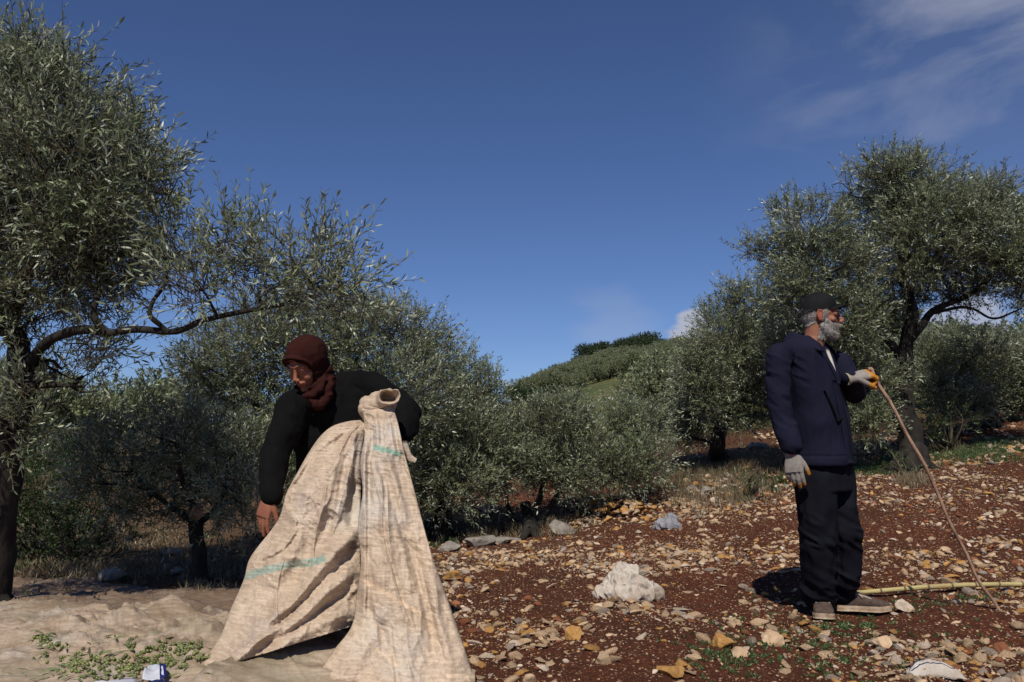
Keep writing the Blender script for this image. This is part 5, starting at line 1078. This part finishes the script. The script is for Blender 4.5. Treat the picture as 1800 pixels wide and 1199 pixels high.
def sack():
    p0 = np.array([tarp_z(x, y) for x, y in ((110, 1204), (180, 1196), (240, 1187), (262, 1172), (300, 1190), (330, 1199))])
    root = empty('printed_sack', tarp_z(230, 1199), 'white plastic sack with dark blue print showing at the bottom edge on the tarp', 'sack')
    def patch(pts_top, pts_bot, mat_, nm, lift, seed):
        T = crs(np.array([tarp_z(*q) + v3(0, 0, lift) for q in pts_top]), 8); Bt = crs(np.array([tarp_z(*q) + v3(0, -.0, lift * .4) for q in pts_bot]), 8); w = np.linspace(0, 1, 24)[:, None, None]
        G_ = T[None] * (1 - w) + Bt[None] * w; G_[..., 2] += .02 * np.sin(np.pi * w[..., 0]) + .010 * (1 - np.abs(fbm(G_[..., 0] * 14, G_[..., 1] * 14, seed, o=2)) * 2.5)
        m_ = MB(); m_.grid(G_); m_.obj(nm, mat_, root).modifiers.new('t', 'SOLIDIFY').thickness = .002
    patch([(90, 1212), (170, 1205), (240, 1200)], [(60, 1290), (170, 1290), (260, 1290)], M_pale, 'sack_cloth', .012, 1.)
    patch([(222, 1216), (250, 1212), (290, 1210), (308, 1218)], [(200, 1290), (250, 1290), (300, 1290), (330, 1290)], M_blue, 'blue_print', .022, 2.)
    patch([(258, 1192), (268, 1187), (283, 1188)], [(250, 1206), (272, 1206), (288, 1204)], M_pale, 'sack_corner', .03, 3.)
    patch([(281, 1187), (285, 1188), (290, 1194)], [(280, 1204), (286, 1204), (291, 1202)], M_blue, 'corner_print', .036, 4.)
sack()

# ---------------------------------------------------------------- stones
def stone_mesh(seed, sub):
    r = np.random.default_rng(seed)
    t = (1 + 5 ** .5) / 2; V = [(-1,t,0),(1,t,0),(-1,-t,0),(1,-t,0),(0,-1,t),(0,1,t),(0,-1,-t),(0,1,-t),(t,0,-1),(t,0,1),(-t,0,-1),(-t,0,1)]
    Fc = [(0,11,5),(0,5,1),(0,1,7),(0,7,10),(0,10,11),(1,5,9),(5,11,4),(11,10,2),(10,7,6),(7,1,8),(3,9,4),(3,4,2),(3,2,6),(3,6,8),(3,8,9),(4,9,5),(2,4,11),(6,2,10),(8,6,7),(9,8,1)]
    V = [np.array(v) / np.linalg.norm(v) for v in V]
    for _ in range(sub):
        mid = {}; F2 = []
        def md(a, b):
            k = (min(a, b), max(a, b))
            if k not in mid: q = V[a] + V[b]; V.append(q / np.linalg.norm(q)); mid[k] = len(V) - 1
            return mid[k]
        for a, b, c in Fc: x, y, z = md(a, b), md(b, c), md(c, a); F2 += [(a, x, z), (b, y, x), (c, z, y), (x, y, z)]
        Fc = F2
    V = np.array(V)
    # chop by random planes to get angular facets
    for k in range(12):
        n = unit(r.normal(size=3)); h = r.uniform(.42, .8); d = V @ n; V = V - np.maximum(d - h, 0)[:, None] * n
    V *= 1 + .06 * fbm(V[:, 0] * 3 + seed, V[:, 1] * 3, V[:, 2] * 3, o=3)[:, None]
    V *= np.array([1.0, r.uniform(.5, .9), r.uniform(.26, .6)]); return V, np.array(Fc)
def blocked(px, py):
    """true where a tarp or the like covers the ground"""
    rightedge = np.interp(py, [900, 1000, 1060, 1100, 1150, 1199, 1300], [740, 768, 788, 803, 822, 838, 860]); return (px < rightedge) & (py > 1010)
tm_small = [stone_mesh(s, 0) for s in range(24)]; tm_mid = [stone_mesh(50 + s, 1) for s in range(12)]
tm_big = [stone_mesh(80 + s, 2) for s in range(10)]
CN = ['cream', 'ochre', 'grey', 'rusty', 'white']; CPr = [.56, .12, .14, .07, .11]
r = np.random.default_rng(21)
def scatter_world(n, Y0, Y1, px0, px1):
    Y = np.sqrt(r.uniform(Y0 ** 2, Y1 ** 2, n)); px = r.uniform(px0, px1, n); return (px - CXP) / FPX * Y, Y
X1, Y1 = scatter_world(90000, 2.9, 13, 740, 2050); Xn, Yn = scatter_world(13000, 2.9, 7, 740, 2050); X2, Y2 = scatter_world(1800, 6, 15, -100, 760); X3, Y3 = scatter_world(500, 13, 22, 900, 2000)
SX = np.concatenate([X1, Xn, X2, X3]); SY = np.concatenate([Y1, Yn, Y2, Y3]); den = fbm(SX * 1.1, SY * 1.1, 3.3, o=3)
size = .0054 * (1 - r.random(len(SX))) ** (-1 / np.where((np.arange(len(SX)) >= len(X1)) & (np.arange(len(SX)) < len(X1) + len(Xn)), 1.25, 1.75)); size = np.minimum(size, .055 * r.uniform(.7, 1.1, len(SX))) * np.where(SX < -1.5, 1.4, 1.0)
SZ = g(SX, SY) + rough(SX, SY); spx, spy = project(np.stack([SX, SY, SZ], -1))
keep = (~blocked(spx, spy)) & (r.random(len(SX)) < np.clip(.55 + 2.0 * den, .1, 1)) & (spy < 1280)
# clear small things under the men's shoes
keep &= ~((np.hypot(SX - 1.68, SY - 4.55) < .16) & (size > .012))
SX, SY, SZ, size, spx, spy = [q[keep] for q in (SX, SY, SZ, size, spx, spy)]
# the pile of yellow rubble and the pale rubble line behind it
def cluster(n, cx, cy, sx, sy, s0, s1, lift=0.0):
    q = r.normal(size=(n, 2)) * .5; pxx = cx + q[:, 0] * sx; pyy = cy + q[:, 1] * sy; p = hit(pxx, pyy); hgt = lift * np.exp(-(q ** 2).sum(1) * 1.2); return p[:, 0], p[:, 1], p[:, 2] + hgt * r.random(n) ** .5, r.uniform(s0, s1, n)
cl_ = [cluster(260, 1080, 900, 75, 16, .025, .075, .16), cluster(120, 1010, 918, 40, 8, .02, .05, .04), cluster(80, 1200, 888, 35, 8, .02, .06, .04), cluster(50, 1245, 902, 30, 5, .02, .05, .03), cluster(45, 1390, 940, 40, 9, .012, .03), cluster(60, 1745, 955, 45, 15, .015, .045), cluster(60, 1770, 880, 30, 60, .015, .04),
       cluster(60, 1380, 770, 60, 10, .03, .09, .03), cluster(50, 1780, 790, 40, 16, .03, .08, .03), cluster(110, 1260, 858, 80, 34, .02, .08, .05), cluster(60, 1330, 800, 60, 16, .03, .08), cluster(90, 870, 975, 90, 9, .02, .05), cluster(70, 300, 985, 80, 18, .02, .07), cluster(50, 880, 915, 70, 10, .03, .07)]
nclu = sum(len(q[0]) for q in cl_); pileflag = np.concatenate([np.zeros(len(SX), int)] + [np.full(len(q[0]), i + 1) for i, q in enumerate(cl_)])
SX = np.concatenate([SX] + [q[0] for q in cl_]); SY = np.concatenate([SY] + [q[1] for q in cl_]); SZ = np.concatenate([SZ] + [q[2] for q in cl_]); size = np.concatenate([size] + [q[3] for q in cl_])
spx, spy = project(np.stack([SX, SY, SZ], -1)); ci = r.choice(5, len(SX), p=CPr); ci = np.where((pileflag == 1) & (r.random(len(SX)) < .55), r.choice([0, 1], len(SX)), ci)
app = size / SY; inview = (spx > 745) & (spx < 1795) & (spy > 860) & (spy < 1196) | (pileflag == 13)
order = np.argsort(-np.where(inview, app, 0)); top_ = set(order[:275].tolist())
def rotm(a, b, c):
    return np.array(Matrix.Rotation(c, 3, 'Z') @ Matrix.Rotation(b, 3, 'Y') @ Matrix.Rotation(a, 3, 'X'))
def zone(px, py, pf):
    if pf in (1, 2): return 'in the heap of yellow rubble by the central bush'
    if pf in (3, 4): return 'in the pale line of rubble on the bank'
    if pf == 13: return 'in the shade under the small left olive'
    if py < 905: return 'on the far slope behind the man' if px > 1300 else 'on the bank beside the central bush'
    if px < 1010: return 'near the right edge of the lifted tarp' if py > 1000 else 'between the tarp and the central bush'
    if px < 1190: return 'in front of the white cloth' if py > 1058 else 'behind the white cloth'
    if px < 1400: return 'in the weedy soil at the bottom' if py > 1110 else 'left of the man\'s legs'
    if px < 1560: return 'in front of the man\'s shoes' if py > 1090 else 'beside the man\'s shoes and trousers'
    return 'in front of the lying cane' if py > 1055 else 'behind the lying cane on the right slope'
SV = []; SF = []; SC = []; off = 0; stmesh = {}; nst = 0
colv = np.array([SCOL[k] for k in CN]); nseen = {}
for i in order.tolist():
    sz = size[i]
    if i in top_:
        c = CN[ci[i]]; j = nst % 10; key = (c, j); nst += 1
        if key not in stmesh:
            Vt, Ft = tm_big[j]; o = mesh_np('stone', Vt, np.full(len(Ft), 3), Ft.ravel(), M_st[c], smooth=False); stmesh[key] = o
        else: o = stmesh[key].copy(); C.objects.link(o)
        o.location = (SX[i], SY[i], SZ[i] + sz * .10); o.scale = (sz * r.uniform(.85, 1.2), sz * r.uniform(.8, 1.1), sz * r.uniform(.7, 1.2)); o.rotation_euler = (r.normal() * .3, r.normal() * .3, r.uniform(0, 6.28))
        big = 'large' if app[i] > .0095 else ('fist-sized' if app[i] > .0062 else 'small'); z_ = zone(spx[i], spy[i], pileflag[i]); lb = '%s angular %s stone %s' % (big, c, z_)
        tag(o, lb, 'stone', '%s %s stones %s' % (big, c, z_)); nseen.setdefault(lb, []).append(o)
    else:
        Vt, Ft = (tm_mid[i % 12] if (sz / SY[i] > .0035) else tm_small[i % 24]); R_ = rotm(r.normal() * .35, r.normal() * .35, r.uniform(0, 6.28)); q = (Vt * sz * r.uniform(.8, 1.2, 3)) @ R_.T + (SX[i], SY[i], SZ[i] + sz * .06)
        SV.append(q); SF.append(Ft + off); SC.append(np.tile(colv[ci[i]] * r.uniform(.7, 1.2), (len(q), 1))); off += len(q)
for lb, q_ in nseen.items(): ordinals(q_, lb.replace('angular ', '').replace(' stone ', ' stones '))
SF = np.vstack(SF); o = mesh_np('gravel', np.vstack(SV), np.full(len(SF), 3), SF.ravel(), M_stone, smooth=False, col=np.vstack(SC)); tag(o, 'countless small cream and ochre stones strewn over the red soil', 'gravel', None, 'stuff')
# named rocks
def rock(px, py, w, h, label, seed, mat_=None, dpt=1.0, cat='rock', Y=None):
    b = H(px, py) if Y is None else Vector(P(px, py, Y)); k = b.y / FPX; Vt, Ft = stone_mesh(seed, 4); q = Vt / np.abs(Vt).max(0)
    q = q * (1 + .10 * fbm(q[:, 0] * 2.5, q[:, 1] * 2.5, q[:, 2] * 2.5 + seed, o=4)[:, None]); V_ = q * np.array([w * k / 2, w * k / 2 * dpt, h * k * .62]) + np.array(b) + v3(0, w * k * .2, h * k * .30)
    o = mesh_np('rock', V_ - np.array(b), np.full(len(Ft), 3), Ft.ravel(), mat_ or M_bould); o.location = b; tag(o, label, cat); return o
rock(842, 962, 60, 26, 'pale grey limestone rock beside the lifted tarp, with a notched top', 201)
rock(790, 970, 44, 20, 'low brown-grey rock touching the right edge of the lifted tarp', 202)
rock(876, 955, 40, 13, 'flat pale rock right of the notched limestone rock', 203)
rock(900, 952, 34, 9, 'thin pale slab left of the central bush trunk', 204)
rock(990, 938, 50, 26, 'rounded grey boulder right of the central bush trunk', 205)
rock(962, 926, 34, 24, 'pale boulder between the forked trunk and the rounded grey boulder', 206)
rock(862, 905, 30, 26, 'upright whitish rock under the left of the central bush', 207)
rock(820, 922, 24, 16, 'small whitish rock in dry grass beside the lifted tarp', 208)
rock(1215, 868, 26, 16, 'small grey rock in the dry grass of the bank', 209)
rock(1240, 872, 34, 18, 'dull brown rock on the dry bank, right of the small grey one', 210)
rock(1330, 790, 46, 14, 'long pale rock slab at the top of the bank behind the man\'s shoulder', 211)
rock(1225, 812, 40, 14, 'gnarled pale rock at the foot of the olive left of the man', 212)
rock(1185, 826, 30, 10, 'pale slab on top of the bank right of the central bush', 213)
rock(200, 1022, 60, 26, 'dark shaded boulder behind the brown tarp', 214)
rock(312, 1010, 28, 14, 'small white rock left of the thin dark trunk', 215)
rock(295, 980, 46, 18, 'pale rock pile stone behind the small left olive', 216)
rock(1765, 1150, 26, 20, 'pinkish rock near the bottom right corner', 217, M_st['rusty'])
rock(1362, 1136, 40, 28, 'large cream wedge stone in the soil in front of the man', 218, M_st['cream'])
rock(1552, 1140, 32, 22, 'cream oval stone right of the man\'s shoes', 219, M_st['cream'])
rock(1270, 1140, 44, 30, 'large orange-yellow block of stone in the weeds at bottom centre right', 220, M_st['ochre'])
rock(1062, 1170, 30, 26, 'pointed cream stone at the bottom below the white cloth', 221, M_st['cream'])
rock(1012, 1130, 34, 30, 'ochre stone with a reddish side left of the pointed cream one', 222, M_st['ochre'])
rock(795, 1020, 36, 18, 'orange-cream stone beside the right edge of the tarp', 223, M_st['ochre'])
rock(1594, 1076, 30, 22, 'knobbly cream stone below the end of the cane', 224, M_st['white'])
rock(1300, 1165, 40, 26, 'rough cream stone at the bottom left of the man', 225, M_st['cream'])
rock(1180, 1190, 50, 20, 'ochre slab at the bottom edge right of the pointed cream stone', 226, M_st['ochre'])

# ---------------------------------------------------------------- ground cover
def tufts(name, label, spots, mat_, ln, wd, seed, up=1.0, nb=14):
    r = np.random.default_rng(seed); Pp = []; D = []
    for px, py, sx, sy, n in spots:
        x = r.normal(px, sx * .5, n); y = r.normal(py, sy * .5, n); y = np.clip(y, 600, 1230); p = hit(x, y); p[:, 2] += rough(p[:, 0], p[:, 1]); k = r.integers(nb // 2, nb, n)
        Pp.append(np.repeat(p, k, 0)); 
    Pp = np.vstack(Pp); n = len(Pp); Pp[:, :2] += r.normal(size=(n, 2)) * ln * .25; D = unit(r.normal(size=(n, 3)) * .55 + v3(0, 0, up)); ll = ln * r.uniform(.5, 1.2, n)
    V_, c_, i_, k = leaves(Pp, D, unit(r.normal(size=(n, 3))), ll, ll * wd, False); col = np.repeat(r.uniform(.6, 1.35, (n, 1)) * np.array([[1, 1, .95]]), k, 0)
    o = mesh_np(name, V_, c_, i_, mat_, smooth=False, col=col); tag(o, label, None, None, 'stuff')
tufts('green_weeds', 'small bright green seedlings growing between the stones', [(1290,1165,60,34,70),(1400,1130,120,50,110),(1500,1100,80,24,70),(1480,1170,120,40,60),(1650,1120,160,60,40),(1300,1100,60,30,30),(1600,1065,80,10,30),(1700,1050,90,8,30),(1230,1150,50,40,24),(1380,1060,50,20,14)], M_grass, .022, .35, 2, .5)
tufts('bank_grass', 'short green grass on the bank under the tall tree', [(1580,815,60,16,160),(1700,800,130,14,420),(1530,825,50,12,120),(1760,785,60,12,160)], M_grass, .06, .12, 3, 1.2)
tufts('dry_grass', 'dry straw-coloured grass and weeds on the bank and under the trees', [(1260,850,90,44,160),(1310,870,60,26,70),(1220,890,40,20,40),(900,925,130,20,240),(830,935,90,18,160),(1600,850,30,10,60),(1330,810,80,20,200),(1200,830,60,16,120),(1500,780,60,14,100),(1640,790,50,10,80),(1235,822,90,26,300),(1300,845,90,30,120),(1190,860,50,26,80)], M_dry, .11, .06, 4, 1.6)
tufts('leaf_litter', 'dull dry weeds and litter in the shaded ground at left', [(250,990,150,30,420),(150,1000,140,24,260),(400,1000,70,30,160),(100,950,100,60,300),(250,950,160,30,300),(350,1040,40,6,40),(-100,980,160,60,300)], M_dry, .09, .10, 5, .9)
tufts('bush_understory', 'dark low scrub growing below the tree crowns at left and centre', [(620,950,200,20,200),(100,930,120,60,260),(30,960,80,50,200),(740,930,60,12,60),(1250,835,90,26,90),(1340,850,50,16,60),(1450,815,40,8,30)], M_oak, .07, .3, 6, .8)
